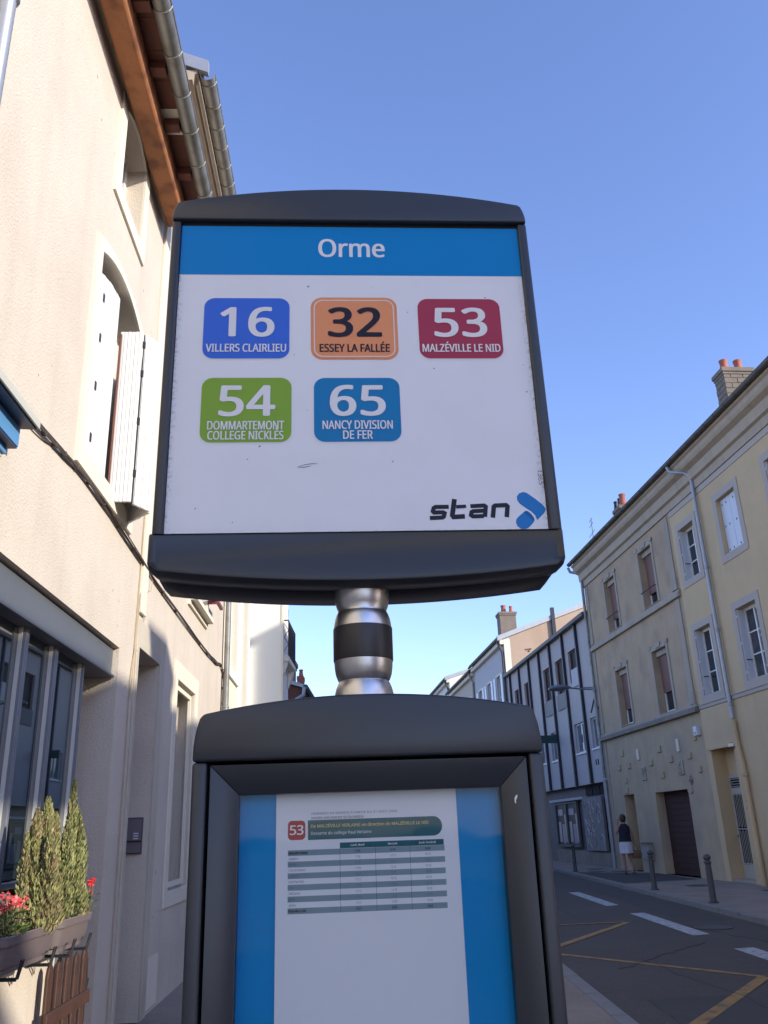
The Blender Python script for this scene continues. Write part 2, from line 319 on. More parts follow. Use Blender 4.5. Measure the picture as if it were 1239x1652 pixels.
# ---------------------------------------------------------------- mesh helpers
ORIG = {}
class MB:
    def __init__(s): s.v = []; s.f = []; s.mi = []; s.cur = 0
    def add(s, vs, fs):
        o = len(s.v); s.v += [tuple(p) for p in vs]
        for q in fs: s.f.append([o + i for i in q]); s.mi.append(s.cur)
        return s
    def box(s, x0, x1, y0, y1, z0, z1):
        if x0 > x1: x0, x1 = x1, x0
        if y0 > y1: y0, y1 = y1, y0
        if z0 > z1: z0, z1 = z1, z0
        return s.add([(x0,y0,z0),(x1,y0,z0),(x1,y1,z0),(x0,y1,z0),(x0,y0,z1),(x1,y0,z1),(x1,y1,z1),(x0,y1,z1)],
              [(0,3,2,1),(4,5,6,7),(0,1,5,4),(1,2,6,5),(2,3,7,6),(3,0,4,7)])
    def quad(s, a, b, c, d): return s.add([a,b,c,d], [(0,1,2,3)])
    def poly(s, pts): return s.add(pts, [tuple(range(len(pts)))])
    def ext_xz(s, pts, y0, y1):
        """outline in x,z (counter-clockwise seen from the street, i.e. from -y) given depth"""
        n = len(pts)
        vs = [(x, y0, z) for x, z in pts] + [(x, y1, z) for x, z in pts]
        fs = [tuple(range(n)), tuple(range(2*n-1, n-1, -1))]
        for i in range(n):
            j = (i+1) % n; fs.append((i, i+n, j+n, j))
        return s.add(vs, fs)
    def ext_yz(s, pts, x0, x1):
        n = len(pts)
        vs = [(x0, y, z) for y, z in pts] + [(x1, y, z) for y, z in pts]
        fs = [tuple(range(n)), tuple(range(2*n-1, n-1, -1))]
        for i in range(n):
            j = (i+1) % n; fs.append((i, i+n, j+n, j))
        return s.add(vs, fs)
    def ext_xy(s, pts, z0, z1):
        n = len(pts)
        vs = [(x, y, z0) for x, y in pts] + [(x, y, z1) for x, y in pts]
        fs = [tuple(range(n-1, -1, -1)), tuple(range(n, 2*n))]
        for i in range(n):
            j = (i+1) % n; fs.append((i, j, j+n, i+n))
        return s.add(vs, fs)
    def tube(s, path, r, n=8, caps=True):
        path = [Vector(p) for p in path]; rs = r if isinstance(r, (list, tuple)) else [r]*len(path)
        rings = []; prev = None
        for i, p in enumerate(path):
            if i == 0: t = path[1]-p
            elif i == len(path)-1: t = p-path[i-1]
            else: t = (path[i+1]-p).normalized() + (p-path[i-1]).normalized()
            t.normalize()
            if prev is None:
                a = Vector((0,0,1)) if abs(t.z) < 0.9 else Vector((1,0,0))
                x = t.cross(a).normalized()
            else:
                x = (prev - t*prev.dot(t)).normalized()
            prev = x; y = t.cross(x)
            rings.append([p + (x*math.cos(2*math.pi*k/n) + y*math.sin(2*math.pi*k/n))*rs[i] for k in range(n)])
        vs = [q for rg in rings for q in rg]; fs = []
        for i in range(len(rings)-1):
            for k in range(n):
                a = i*n+k; b = i*n+(k+1) % n; fs.append((a, b, b+n, a+n))
        if caps: fs.append(tuple(range(n-1, -1, -1))); fs.append(tuple(range((len(rings)-1)*n, len(rings)*n)))
        return s.add(vs, fs)
    def lathe(s, prof, cx=0, cy=0, n=32, caps=True):
        vs = []; fs = []
        for r, z in prof:
            for k in range(n):
                a = 2*math.pi*k/n; vs.append((cx+r*math.cos(a), cy+r*math.sin(a), z))
        for i in range(len(prof)-1):
            for k in range(n):
                a = i*n+k; b = i*n+(k+1) % n; fs.append((a, b, b+n, a+n))
        if caps:
            fs.append(tuple(range(n-1, -1, -1))); fs.append(tuple(range((len(prof)-1)*n, len(prof)*n)))
        return s.add(vs, fs)
    def ring_xz(s, outer, inner, y0, y1, closed=True):
        n = len(outer); vs = [(x,y0,z) for x,z in outer]+[(x,y0,z) for x,z in inner]+[(x,y1,z) for x,z in outer]+[(x,y1,z) for x,z in inner]
        fs = []
        for i in range(n if closed else n-1):
            j = (i+1) % n
            fs += [(i, n+i, n+j, j), (i, j, 2*n+j, 2*n+i), (n+i, 3*n+i, 3*n+j, n+j)]
        return s.add(vs, fs)
    def build(s, name, material, parent=None, smooth=False, bevel=0.0, seg=2, label=None, kind=None):
        me = bpy.data.meshes.new(name)
        ox = ORIG.get(parent.name, (0,0,0)) if parent else (0,0,0)
        me.from_pydata([(a-ox[0], b-ox[1], c-ox[2]) for a,b,c in s.v], [], s.f)
        mats = material if isinstance(material, (list, tuple)) else [material]
        for k in mats: me.materials.append(M[k])
        if len(mats) > 1: me.polygons.foreach_set("material_index", s.mi)
        me.validate(clean_customdata=False)
        bm = bmesh.new(); bm.from_mesh(me)
        bmesh.ops.recalc_face_normals(bm, faces=bm.faces)
        if bevel:
            bmesh.ops.remove_doubles(bm, verts=bm.verts, dist=1e-5)
            ed = [e for e in bm.edges if len(e.link_faces) == 2 and e.calc_face_angle(0) > 0.5]
            bmesh.ops.bevel(bm, geom=ed, offset=bevel, segments=seg, affect='EDGES', profile=0.5, clamp_overlap=True)
        bm.to_mesh(me); bm.free()
        if smooth:
            me.polygons.foreach_set("use_smooth", [True]*len(me.polygons))
            try: me.set_sharp_from_angle(angle=RAD(38))
            except Exception: pass
        o = bpy.data.objects.new(name, me); COL.objects.link(o)
        if parent:
            o.parent = parent
            ORIG[o.name] = ox
        if label: o['label'] = label
        if kind: o['kind'] = kind
        return o

def tag(o, label, cat, group=None, kind=None):
    if label: o['label'] = label
    if cat: o['category'] = cat
    if group: o['group'] = group
    if kind: o['kind'] = kind
    return o
def thing(name, label, cat, loc=(0,0,0), rz=0.0, group=None, orig=(0,0,0)):
    o = bpy.data.objects.new(name, None); COL.objects.link(o)
    o.empty_display_size = 0.2
    o.location = loc; o.rotation_euler = (0,0,rz)
    ORIG[o.name] = orig
    return tag(o, label, cat, group)
def copy_tree(o, parent=None):
    c = o.copy(); COL.objects.link(c)
    if parent: c.parent = parent
    for ch in list(o.children): copy_tree(ch, c)
    return c

# facade frames: x runs left to right seen from the street, y runs into the house
LP = Vector((-1.84, 0, 0)); LA = RAD(-3.0)
RP = Vector((8.33, 25, 0)); RA = RAD(-5.5)
def left_thing(name, label, cat, x0, y0=0, z0=0, group=None):
    d = Vector((math.sin(LA), math.cos(LA), 0)); rz = math.pi/2 - LA
    inn = Vector((-math.sin(rz), math.cos(rz), 0))
    return thing(name, label, cat, LP + d*x0 + inn*y0 + Vector((0,0,z0)), rz, group, (x0, y0, z0))
def right_thing(name, label, cat, x0, y0=0, z0=0, group=None):
    d = Vector((-math.sin(RA), -math.cos(RA), 0)); rz = -math.pi/2 - RA
    inn = Vector((-math.sin(rz), math.cos(rz), 0))
    return thing(name, label, cat, RP + d*x0 + inn*y0 + Vector((0,0,z0)), rz, group, (x0, y0, z0))

def arch(a, b, c, spring, rise, n=12):
    pts = [(a, c), (a, spring)]
    w = (b-a)/2; R_ = (w*w+rise*rise)/(2*rise); cz = spring+rise-R_; cx = (a+b)/2
    t0 = math.asin(w/R_)
    for k in range(1, n):
        t = -t0 + 2*t0*k/n
        pts.append((cx+R_*math.sin(t), cz+R_*math.cos(t)))
    pts += [(b, spring), (b, c)]
    return pts

def wall(mb, x0, x1, z0, z1, ops, depth=0.25, y=0.0):
    """front face with openings (a, b, c, d, rise) and their reveals"""
    xs = sorted({x0, x1, *[v for o in ops for v in (o[0], o[1])]})
    zs = sorted({z0, z1, *[v for o in ops for v in (o[2], o[3])]})
    for i in range(len(xs)-1):
        for j in range(len(zs)-1):
            cx = (xs[i]+xs[i+1])/2; cz = (zs[j]+zs[j+1])/2
            if any(o[0] < cx < o[1] and o[2] < cz < o[3] for o in ops): continue
            mb.quad((xs[i],y,zs[j]),(xs[i+1],y,zs[j]),(xs[i+1],y,zs[j+1]),(xs[i],y,zs[j+1]))
    for o in ops:
        a,b,c,d = o[:4]; rise = o[4] if len(o) > 4 else 0; dp = o[5] if len(o) > 5 else depth
        Y = y+dp
        sp = d-rise
        mb.quad((a,y,c),(a,Y,c),(a,Y,sp),(a,y,sp)); mb.quad((b,y,c),(b,y,sp),(b,Y,sp),(b,Y,c))
        mb.quad((a,y,c),(b,y,c),(b,Y,c),(a,Y,c))
        if not rise: mb.quad((a,y,d),(a,Y,d),(b,Y,d),(b,y,d))
        else:
            p = arch(a,b,c,sp,rise)[1:-1]
            for (xa,za),(xb,zb) in zip(p, p[1:]):
                mb.quad((xa,y,za),(xb,y,zb),(xb,y,d),(xa,y,d)); mb.quad((xa,y,za),(xa,Y,za),(xb,Y,zb),(xb,y,zb))
    return mb
def shell(mb, x0, x1, z0, z1, depth=8.0, y=0.0):
    """side and rear walls"""
    mb.quad((x0,y,z0),(x0,y,z1),(x0,depth,z1),(x0,depth,z0)); mb.quad((x1,y,z0),(x1,depth,z0),(x1,depth,z1),(x1,y,z1))
    mb.quad((x0,depth,z0),(x1,depth,z0),(x1,depth,z1),(x0,depth,z1))
    return mb

def frame_bars(mb, a, b, c, d, y0, y1, w=0.05, cols=1, rows=1, mull=0.05, muntin=0.03):
    mb.box(a, a+w, y0, y1, c, d); mb.box(b-w, b, y0, y1, c, d)
    mb.box(a+w, b-w, y0, y1, c, c+w); mb.box(a+w, b-w, y0, y1, d-w, d)
    for k in range(1, cols):
        x = a+(b-a)*k/cols; mb.box(x-mull/2, x+mull/2, y0-0.004, y1, c+w, d-w)
    cw = (b-a)/cols
    for r in range(1, rows):
        z = c+w+(d-c-2*w)*r/rows
        for k in range(cols):
            xa = a+k*cw+(w if k == 0 else mull/2); xb = a+(k+1)*cw-(w if k == cols-1 else mull/2)
            mb.box(xa, xb, y0+0.006, y1-0.003, z-muntin/2, z+muntin/2)
def window(parent, a, b, c, d, y, fmat='white_paint', glass='glass', cols=2, rows=1, w=0.06, backing=True):
    mb = MB(); frame_bars(mb, a, b, c, d, y, y+0.06, w, cols, rows)
    win = mb.build('window', fmat, parent)
    cw = (b-a)/cols
    for k in range(cols):
        for r in range(rows):
            xa = a+cw*k+0.02; xb = a+cw*(k+1)-0.02; za = c+w*0.5+(d-c-w)*r/rows; zb = c+w*0.5+(d-c-w)*(r+1)/rows
            MB().box(xa, xb, y+0.03, y+0.036, za, zb).build('pane', glass, win)
    return win
def gutter(parent, x0, x1, yc, zc, r=0.07, mat_='zinc', brackets=0.5, name='gutter'):
    mb = MB(); n = 8
    prof = [(yc + r*math.cos(math.pi + math.pi*k/n), zc + r*math.sin(math.pi + math.pi*k/n)) for k in range(n+1)]
    prof += [(yc + (r-0.006)*math.cos(-math.pi*k/n), zc + (r-0.006)*math.sin(-math.pi*k/n)) for k in range(n+1)]
    mb.ext_yz(prof, x0, x1)
    mb.tube([(x0, yc-r, zc+0.004),(x1, yc-r, zc+0.004)], 0.009, 6)
    g = mb.build(name, mat_, parent, smooth=True)
    if brackets:
        k = int((x1-x0)/brackets)
        me = None
        for i in range(k+1):
            x = x0+0.1+i*brackets
            if x > x1-0.02: break
            if me is None:
                q = MB(); rr = r+0.004
                pts = [(x0, yc + rr*math.cos(math.pi+math.pi*j/n), zc + rr*math.sin(math.pi+math.pi*j/n)) for j in range(n+1)]
                q.tube(pts, 0.007, 5)
                o = q.build('gutter_bracket', mat_, g); me = o; o.location.x = x-x0
            else:
                o = me.copy(); COL.objects.link(o); o.location.x = x-x0
    return g
def pipe(parent, pts, r=0.05, mat_='zinc_pale', collars=(), name='downpipe'):
    mb = MB().tube(pts, r, 12)
    p = mb.build(name, mat_, parent, smooth=True)
    for (x,y,z) in collars:
        MB().lathe([(r*1.02,z-0.05),(r*1.28,z-0.04),(r*1.28,z-0.015),(r*1.08,z-0.008),(r*1.08,z+0.008),(r*1.25,z+0.015),(r*1.25,z+0.03),(r*1.02,z+0.04)], x, y, 12).build('pipe_collar', mat_, p, smooth=True)
    return p
def chimney(parent, x0, x1, y0, y1, z0, z1, mat_='chim', pots=(), courses=False, cap=0.06):
    mb = MB(); mb.box(x0, x1, y0, y1, z0, z1)
    c = mb.build('chimney', 'chim_joint' if courses else mat_, parent)
    if courses:
        # individual bricks, proud of the mortar, on the two faces the street sees
        zz = z0; row = 0; hgt = 0.165; proto = None
        protos = {}
        while zz + hgt <= z1-0.10:
            for face in (0, 1):
                L0, L1 = (x0, x1) if face == 0 else (y0, y1)
                x = L0 - (0.18 if row % 2 else 0)
                while x < L1-0.02:
                    a = max(x+0.008, L0-0.012); b_ = min(x+0.352, L1+0.012)
                    if b_-a > 0.05:
                        key = (face, round(b_-a, 3))
                        if key not in protos:
                            q = MB()
                            if face == 0: q.box(0, b_-a, -0.014, 0.03, 0, hgt-0.014)
                            else: q.box(-0.03, 0.014, 0, b_-a, 0, hgt-0.014)
                            o = q.build('brick', mat_, c, bevel=0.006, seg=1); protos[key] = o
                            ox = ORIG[parent.name]
                            for v in o.data.vertices: v.co += Vector(ox)
                        else:
                            o = protos[key].copy(); COL.objects.link(o)
                        ox = ORIG[parent.name]
                        jit = random.uniform(-0.004, 0.004)
                        if face == 0: o.location = (a-ox[0], y0+jit-ox[1], zz-ox[2])
                        else: o.location = (x1+jit-ox[0], a-ox[1], zz-ox[2])
                    x += 0.36
            zz += hgt; row += 1
    mb = MB(); mb.box(x0-cap, x1+cap, y0-cap, y1+cap, z1-0.10, z1+0.02); mb.box(x0-cap*0.5, x1+cap*0.5, y0-cap*0.5, y1+cap*0.5, z1-0.18, z1-0.10)
    mb.build('chimney_cap', mat_, c)
    for (px, py, h, r, mt) in pots:
        MB().lathe([(r*0.95,z1+0.02),(r*1.05,z1+0.08),(r*0.9,z1+0.12),(r*0.78,z1+h*0.75),(r*0.9,z1+h*0.86),(r*0.95,z1+h)], px, py, 14).build('chimney_pot', mt, c, smooth=True)
    return c
def roof(parent, x0, x1, yf, depth, z, slope=0.3, mat_='roof', thick=0.12):
    mb = MB(); ym = depth/2; zr = z+slope*(ym-yf)
    mb.ext_yz([(yf, z), (ym, zr), (depth+0.3, z), (depth+0.3, z+thick), (ym, zr+thick), (yf, z+thick)], x0, x1)
    r_ = mb.build('roof', mat_, parent)
    return r_

# ---------------------------------------------------------------- ground, road and pavements
def structure(mb, name, material):
    o = mb.build(name, material); o['kind'] = 'structure'; return o
structure(MB().quad((-400,-400,-0.02),(400,-400,-0.02),(400,600,-0.02),(-400,600,-0.02)), 'ground', 'dark_asphalt')
KL, KR = 1.86, 5.78
road = structure(MB().quad((KL,-60,0),(KR,-60,0),(KR,170,0),(KL,170,0)), 'road', 'road')
pl = structure(MB().box(-12, KL-0.16, -60, 170, -0.015, 0.12), 'pavement', 'pave')
pr = structure(MB().box(KR+0.14, 24, -60, 170, -0.014, 0.10), 'pavement', 'pave')
def kerbs(par, x0, x1, top, ya, yb):
    proto = None; y = ya
    while y < yb:
        if proto is None:
            proto = MB().box(x0, x1, 0.004, 0.992, -0.012, top).build('kerbstone', 'kerb', par, bevel=0.012, seg=1); o = proto
        else:
            o = proto.copy(); COL.objects.link(o)
        o.location = (0, y, random.uniform(-0.003, 0.003)); y += 1.0
kerbs(pl, KL-0.158, KL, 0.124, 3, 40)
kerbs(pr, KR, KR+0.138, 0.104, 8, 60)
MB().box(KL-0.158, KL, -60, 3, -0.012, 0.124).box(KL-0.158, KL, 40, 170, -0.012, 0.124).build('kerb', 'kerb', pl)
MB().box(KR, KR+0.138, -60, 8, -0.012, 0.104).box(KR, KR+0.138, 60, 170, -0.012, 0.104).build('kerb', 'kerb', pr)
def strip(par, a, b, w, name, mt, z=0.004, cut=None):
    a = Vector((*a, z)); b = Vector((*b, z)); t = (b-a).normalized(); n = Vector((-t.y, t.x, 0))*w/2
    return MB().quad(a-n, b-n, b+n, a+n).build(name, mt, par)
for ya, yb in ((8.0, 11.2), (12.4-0.9, 11.5),):
    pass
for ya in (26.8, 19.25, 14.0, 9.0, 33.5, 40.0):
    L_ = {26.8: 3.6, 19.25: 4.0, 14.0: 3.55, 9.0: 3.5}.get(ya, 3.4)
    xx = 4.19+0.012*(26-ya)
    MB().poly([(xx, ya, 0.004), (xx+0.28, ya+0.10, 0.004), (xx+0.26, ya+L_+0.06, 0.004), (xx-0.02, ya+L_, 0.004)]).build('lane_dash', 'road_white', road)
strip(road, (1.95, 12.75), (3.90, 10.33), 0.10, 'zigzag_line', 'road_yellow')
strip(road, (2.15, 7.72), (3.88, 10.30), 0.13, 'zigzag_line', 'road_yellow', 0.005)
strip(road, (1.95, 12.88), (3.88, 16.05), 0.13, 'zigzag_line', 'road_yellow', 0.006)
strip(road, (1.95, 15.92), (3.86, 16.12), 0.10, 'zigzag_line', 'road_yellow', 0.007)
MB().lathe([(0.30, 0.003), (0.30, 0.008), (0.27, 0.008), (0.265, 0.005), (0.01, 0.005)], 4.95, 14.9, 24).build('manhole_cover', 'iron_grey', road)
MB().poly([(2.3,5.2,0.0025),(3.3,5.3,0.0025),(3.35,9.4,0.0025),(2.35,9.3,0.0025)]).build('road_patch', 'dark_asphalt', road)
MB().poly([(4.8,16.0,0.0025),(5.6,15.9,0.0025),(5.65,24.0,0.0025),(4.9,24.2,0.0025)]).build('road_patch', 'dark_asphalt', road)
rnd = random.Random(21)
for (xa, ya, xb, yb) in ((3.4,7.6,3.0,12.0),(5.1,12.2,4.7,15.4),(2.6,11.2,4.2,13.2),(3.2,17,3.4,24)):
    pts = []
    for k in range(15):
        t_ = k/14; pts.append((xa+(xb-xa)*t_+rnd.uniform(-0.06,0.06), ya+(yb-ya)*t_, 0.0))
    MB().tube(pts, 0.008, 4).build('tar_seam', 'dark_asphalt', road)
# darker garage crossover and manhole covers in the far pavement
MB().poly([(KR+0.15, 24.3, 0.104), (8.05, 24.9, 0.104), (8.0, 28.4, 0.104), (KR+0.15, 30.6, 0.104)]).build('asphalt_patch', 'dark_asphalt', pr)
for (x, y, r) in ((6.6, 30.6, 0.32), (6.9, 32.2, 0.30), (7.3, 30.2, 0.3), (7.3, 22.6, 0.3), (8.2, 20.4, 0.25)):
    MB().lathe([(r, 0.104), (r, 0.109), (r*0.93, 0.109), (r*0.92, 0.107), (0.01, 0.107)], x, y, 20).build('manhole_cover', 'iron_grey', pr)

# ---------------------------------------------------------------- LEFT: cream house with the arched windows
hA = left_thing('cream_house', 'sunlit cream rendered house with two arched windows above a shopfront', 'house', 0)
X0A, X1A = -1.5, 7.40
opsA = [(5.48, 6.80, 4.21, 6.05, 0.16, 0.30), (5.77, 6.50, 6.76, 7.70, 0.10, 0.28), (1.4, 6.90, 0.0, 3.07, 0, 0.85),
        (2.2, 3.0, 6.76, 7.70, 0.10, 0.28), (1.9, 3.1, 4.21, 6.05, 0.16, 0.30)]
mb = wall(MB(), X0A, X1A, 0, 8.2, opsA)
shell(mb, X0A, X1A, 0, 8.2)
mb.build('wall', 'cream', hA)
# rear of the shop recess
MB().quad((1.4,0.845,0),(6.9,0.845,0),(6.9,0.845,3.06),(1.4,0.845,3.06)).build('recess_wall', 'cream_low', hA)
def arched_surround(par, a, b, c, spring, rise, w, proud=0.022, bottom=0.14, mt='surround'):
    inner = arch(a, b, c, spring, rise); outer = arch(a-w, b+w, c-bottom, spring+w*0.55, rise)
    mb = MB(); mb.ring_xz(outer, inner, -proud, 0.001, closed=True)
    return mb.build('window_surround', mt, par, bevel=0.0)
for (a, b, c, spring, rise, bt) in ((5.48, 6.80, 4.21, 5.89, 0.16, 0.15), (1.9, 3.1, 4.21, 5.89, 0.16, 0.15)):
    w_ = window(hA, a, b, c, spring+rise, 0.2, 'white_paint', 'glass_curtain', 2, 3)
    arched_surround(w_, a, b, c, spring, rise, 0.13, bottom=bt)
for (a, b) in ((5.77, 6.50), (2.2, 3.0)):
    w_ = window(hA, a, b, 6.76, 7.70, 0.16, 'white_paint', 'glass_curtain', 2, 1, w=0.07)
    arched_surround(w_, a, b, 6.76, 7.60, 0.10, 0.15, bottom=0.14)
    MB().box(a-0.0, b+0.0, 0.06, 0.155, 6.765, 6.80).build('window_sill', 'white_paint', w_)
# shutters of the lower window: one closed board leaf, three leaves folded out into the street
sh = [o for o in hA.children if o.name.startswith('window')][0]
def leaf_closed(par):
    n = 7; a, b = 5.49, 6.27
    MB().box(a, b, 0.078, 0.088, 4.24, 5.6).build('shutter_back', 'grey_trim', par)
    for k in range(n):
        xa = a+(b-a)*k/n+0.0045; xb = a+(b-a)*(k+1)/n-0.0045
        def zt(x):
            cx = 6.14; w = 0.66; rise = 0.16; R_ = (w*w+rise*rise)/(2*rise); return 5.89+rise-R_+math.sqrt(R_*R_-(x-cx)**2)-0.15+0.10*(x-a)/(b-a)
        MB().ext_xz([(xa,4.23),(xb,4.23),(xb,zt(xb)),(xa,zt(xa))], 0.055+0.004*(k % 2), 0.077).build('shutter_board', 'white_paint', par)
    for z in (4.42, 4.86, 5.29, 5.66):
        MB().box(5.80, 5.83, 0.047, 0.058, z, z+0.07).build('shutter_catch', 'black_iron', par)
leaf_closed(sh)
def leaf_slanted(par, p0, p1, z0, z1, n):
    p0 = Vector((*p0, 0)); p1 = Vector((*p1, 0)); t = p1-p0
    nrm = Vector((t.y, -t.x, 0)).normalized()*0.011
    q0 = p0-nrm*0.25; q1 = p1-nrm*0.25; q2 = p1+nrm*0.25; q3 = p0+nrm*0.25
    MB().ext_xy([(q.x, q.y) for q in (q0, q1, q2, q3)], z0+0.002, z1-0.002).build('shutter_back', 'white_paint', par)
    for k in range(n):
        a = p0+t*(k/n)+t.normalized()*0.0026; b = p0+t*((k+1)/n)-t.normalized()*0.0026
        o_ = nrm*(1.0 if k % 2 else 1.3)
        pts = [a-o_, b-o_, b+o_, a+o_]
        MB().ext_xy([(q.x, q.y) for q in pts], z0, z1).build('shutter_board', 'white_paint', par)
leaf_slanted(sh, (6.335, 0.04), (6.335, -0.15), 4.13, 5.70, 6)
leaf_slanted(sh, (6.352, -0.16), (6.53, -0.255), 4.115, 5.69, 5)
leaf_slanted(sh, (6.545, -0.25), (6.80, -0.01), 4.115, 5.69, 5)
for z in (4.35, 4.82, 5.27, 5.55):
    MB().box(6.332, 6.362, -0.168, -0.148, z, z+0.06).build('shutter_hinge', 'black_iron', sh)
MB().tube([(6.345,-0.158,4.10),(6.345,-0.158,5.68)], 0.006, 5).build('shutter_rod', 'black_iron', sh)
MB().tube([(6.30,0.03,4.24),(6.30,0.03,5.66)], 0.011, 5).build('shutter_rod', 'timber_dark', sh)

# eaves: wall plate, purlin, boards, rafters, gutter
MB().box(X0A, X1A-0.02, -0.045, 0.0, 7.70, 7.86).build('wall_plate', 'cream_low', hA)
MB().ext_yz([(-0.255,7.60),(-0.235,7.575),(-0.075,7.575),(-0.055,7.60),(-0.05,7.79),(-0.26,7.79)], X0A, X1A-0.12).build('purlin', 'timber', hA, bevel=0.01)
x = X0A+0.1; proto = None
while x < X1A-0.25:
    if proto is None:
        o = MB().box(X0A, X0A+0.10, -0.40, -0.262, 7.72, 7.80).build('rafter', 'timber_dark', hA, bevel=0.006); proto = o
    else: o = proto.copy(); COL.objects.link(o)
    o.location.x = x-X0A; x += 0.62
k = 0; x = X0A
while x < X1A-0.05:
    xe = min(x+0.31, X1A-0.02)
    MB().box(x+0.002, xe-0.002, -0.42, 0.0, 7.805, 7.83).build('eaves_board', 'surround' if k in (17, 24) else 'timber_dark', hA); x += 0.31; k += 1
gutter(hA, X0A, X1A-0.05, -0.475, 7.80, 0.075, 'zinc', 0.42)
roof(hA, X0A, X1A, -0.46, 8.0, 7.84, 0.36, 'roof', 0.10)
pipe(hA, [(3.33,-0.075,0.1),(3.33,-0.075,7.55),(3.33,-0.2,7.66),(3.33,-0.47,7.74)], 0.048, 'zinc_pale', [(3.33,-0.075,5.93),(3.33,-0.075,3.6)])

# shopfront: steel beam, glazed frames
bmo = MB().box(1.41, 6.885, 0.045, 0.30, 2.84, 3.055).box(1.41, 6.885, 0.02, 0.30, 2.825, 2.845)
MB.build(bmo, 'steel_beam', 'beam', hA, bevel=0.004)
for (a, b, z0) in ((1.42, 2.9, 1.36), (2.9, 4.5, 1.36), (4.5, 5.10, 1.36), (5.10, 5.66, 1.36), (5.66, 6.30, 0.16)):
    mb = MB(); frame_bars(mb, a, b, z0, 2.90, 0.085, 0.16, 0.034)
    w_ = mb.build('shop_window', 'frame_grey', hA, bevel=0.004, seg=1)
    MB().box(a+0.045, b-0.045, 0.125, 0.135, z0+0.045, 2.86).build('pane', 'glass_shop', w_)
    MB().box(b-0.044, b-0.036, 0.10, 0.124, z0+0.04, 2.86).build('glazing_bead_glint', 'frame_glint', w_)  # bead coloured pale as a painted sun glint
MB().box(1.41, 4.90, -0.06, 0.09, 1.30, 1.355).build('window_ledge', 'frame_grey', hA, bevel=0.01)
MB().box(1.41, 5.93, 0.0, 0.16, 0.0, 1.299).build('parapet', 'cream', hA)
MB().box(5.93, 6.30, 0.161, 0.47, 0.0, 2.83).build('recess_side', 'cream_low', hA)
dA = MB().box(6.30, 6.90, 0.80, 0.85, 0.1, 2.7).build('door', 'frame_grey', hA)
MB().box(6.37, 6.83, 0.79, 0.80, 0.9, 2.5).build('pane', 'glass', dA)

hL = left_thing('rear_cream_house', 'pale sunlit house on the near side behind the photographer, outside the photo', 'house', -1.52)
wr = [(-3.5,-2.5,4.3,6.1),(-6.5,-5.5,4.3,6.1),(-10,-9,4.3,6.1),(-13.5,-12.5,4.3,6.1),(-3.5,-2.5,1.0,3.0),(-6.5,-5.5,1.0,3.0),(-10,-9,0.1,2.6)]
mb = wall(MB(), -16.0, -1.52, 0, 8.4, [(*w_, 0, 0.2) for w_ in wr]); shell(mb, -16.0, -1.52, 0, 8.4); mb.build('wall', 'surround', hL)
for w_ in wr: window(hL, *w_, 0.12, 'white_paint', 'glass', 2, 2)
roof(hL, -16.0, -1.52, -0.4, 8.0, 8.4, 0.36)

# ---------------------------------------------------------------- blue shop fascia on the cream house
bs = left_thing('shop_fascia', 'pale blue stepped shop fascia under a dark hood on the cream wall', 'shop sign', 4.12, 0, 3.6)
MB().ext_yz([(-0.205,3.70),(-0.195,3.735),(-0.002,3.80),(-0.002,3.695),(-0.195,3.685)], 1.6, 4.12).build('hood', 'sign_dark', bs)
MB().box(1.6, 4.125, -0.215, -0.205, 3.69, 3.735).build('hood_trim', 'cream_metal', bs)
MB().box(1.6, 4.10, -0.122, -0.002, 3.572, 3.684).build('fascia_panel', 'sign_blue', bs, bevel=0.002)
MB().box(1.6, 4.095, -0.118, -0.002, 3.562, 3.571).build('fascia_shelf', 'sign_dark', bs)
MB().box(1.6, 4.08, -0.072, -0.002, 3.522, 3.561).build('fascia_panel', 'sign_blue', bs, bevel=0.002)
MB().box(1.6, 4.07, -0.055, -0.002, 3.505, 3.521).build('fascia_lip', 'cream_metal', bs)

# ---------------------------------------------------------------- cable bundle
cb = left_thing('cable_bundle', 'twisted brown cable bundle strung across the cream walls', 'cable', 4.62, 0, 3.93)
ctrl = [(3.3,3.90),(4.60,3.95),(5.05,3.985),(5.66,4.02),(6.6,3.99),(7.87,3.935),(9.4,3.905),(11.1,3.88),(12.0,3.90),(12.52,3.95),(12.78,3.80),(12.84,3.35),(12.86,2.4)]
def sample(ctrl, t):
    n = len(ctrl)-1; s = min(int(t*n), n-1); f_ = t*n-s
    p0 = ctrl[max(s-1,0)]; p1 = ctrl[s]; p2 = ctrl[s+1]; p3 = ctrl[min(s+2,n)]
    return tuple(0.5*((2*p1[i])+(-p0[i]+p2[i])*f_+(2*p0[i]-5*p1[i]+4*p2[i]-p3[i])*f_*f_+(-p0[i]+3*p1[i]-3*p2[i]+p3[i])*f_**3) for i in (0,1))
for j in range(4):
    pts = []
    for k in range(161):
        t = k/160; x, z = sample(ctrl, t)
        ph = j*1.57+t*13+0.8*math.sin(t*17+j); rr = 0.010+0.006*math.sin(t*19+j*2.1)
        if j == 3: rr = 0.014+0.03*max(0, math.sin(t*23))
        pts.append((x, -0.022+rr*math.cos(ph)*0.6, z+rr*math.sin(ph)))
    MB().tube(pts, 0.0085 if j < 2 else 0.006, 6).build('cable', 'cable', cb, smooth=True)
for k in range(26):
    x, z = sample(ctrl, (k+0.5)/26)
    MB().box(x-0.008, x+0.008, -0.035, 0.0, z-0.018, z+0.014).build('cable_clip', 'cable', cb)
lw = left_thing('loose_wire', 'thin cream wires hanging down the wall below the cable bundle', 'wire', 7.35, 0, 3.0)
MB().tube([(7.40,-0.012,4.9),(7.38,-0.012,3.9),(7.35,-0.012,3.12),(7.27,-0.012,2.86),(7.29,-0.012,2.05),(7.30,-0.012,0.2)], 0.006, 5).build('wire', 'wire_cream', lw)
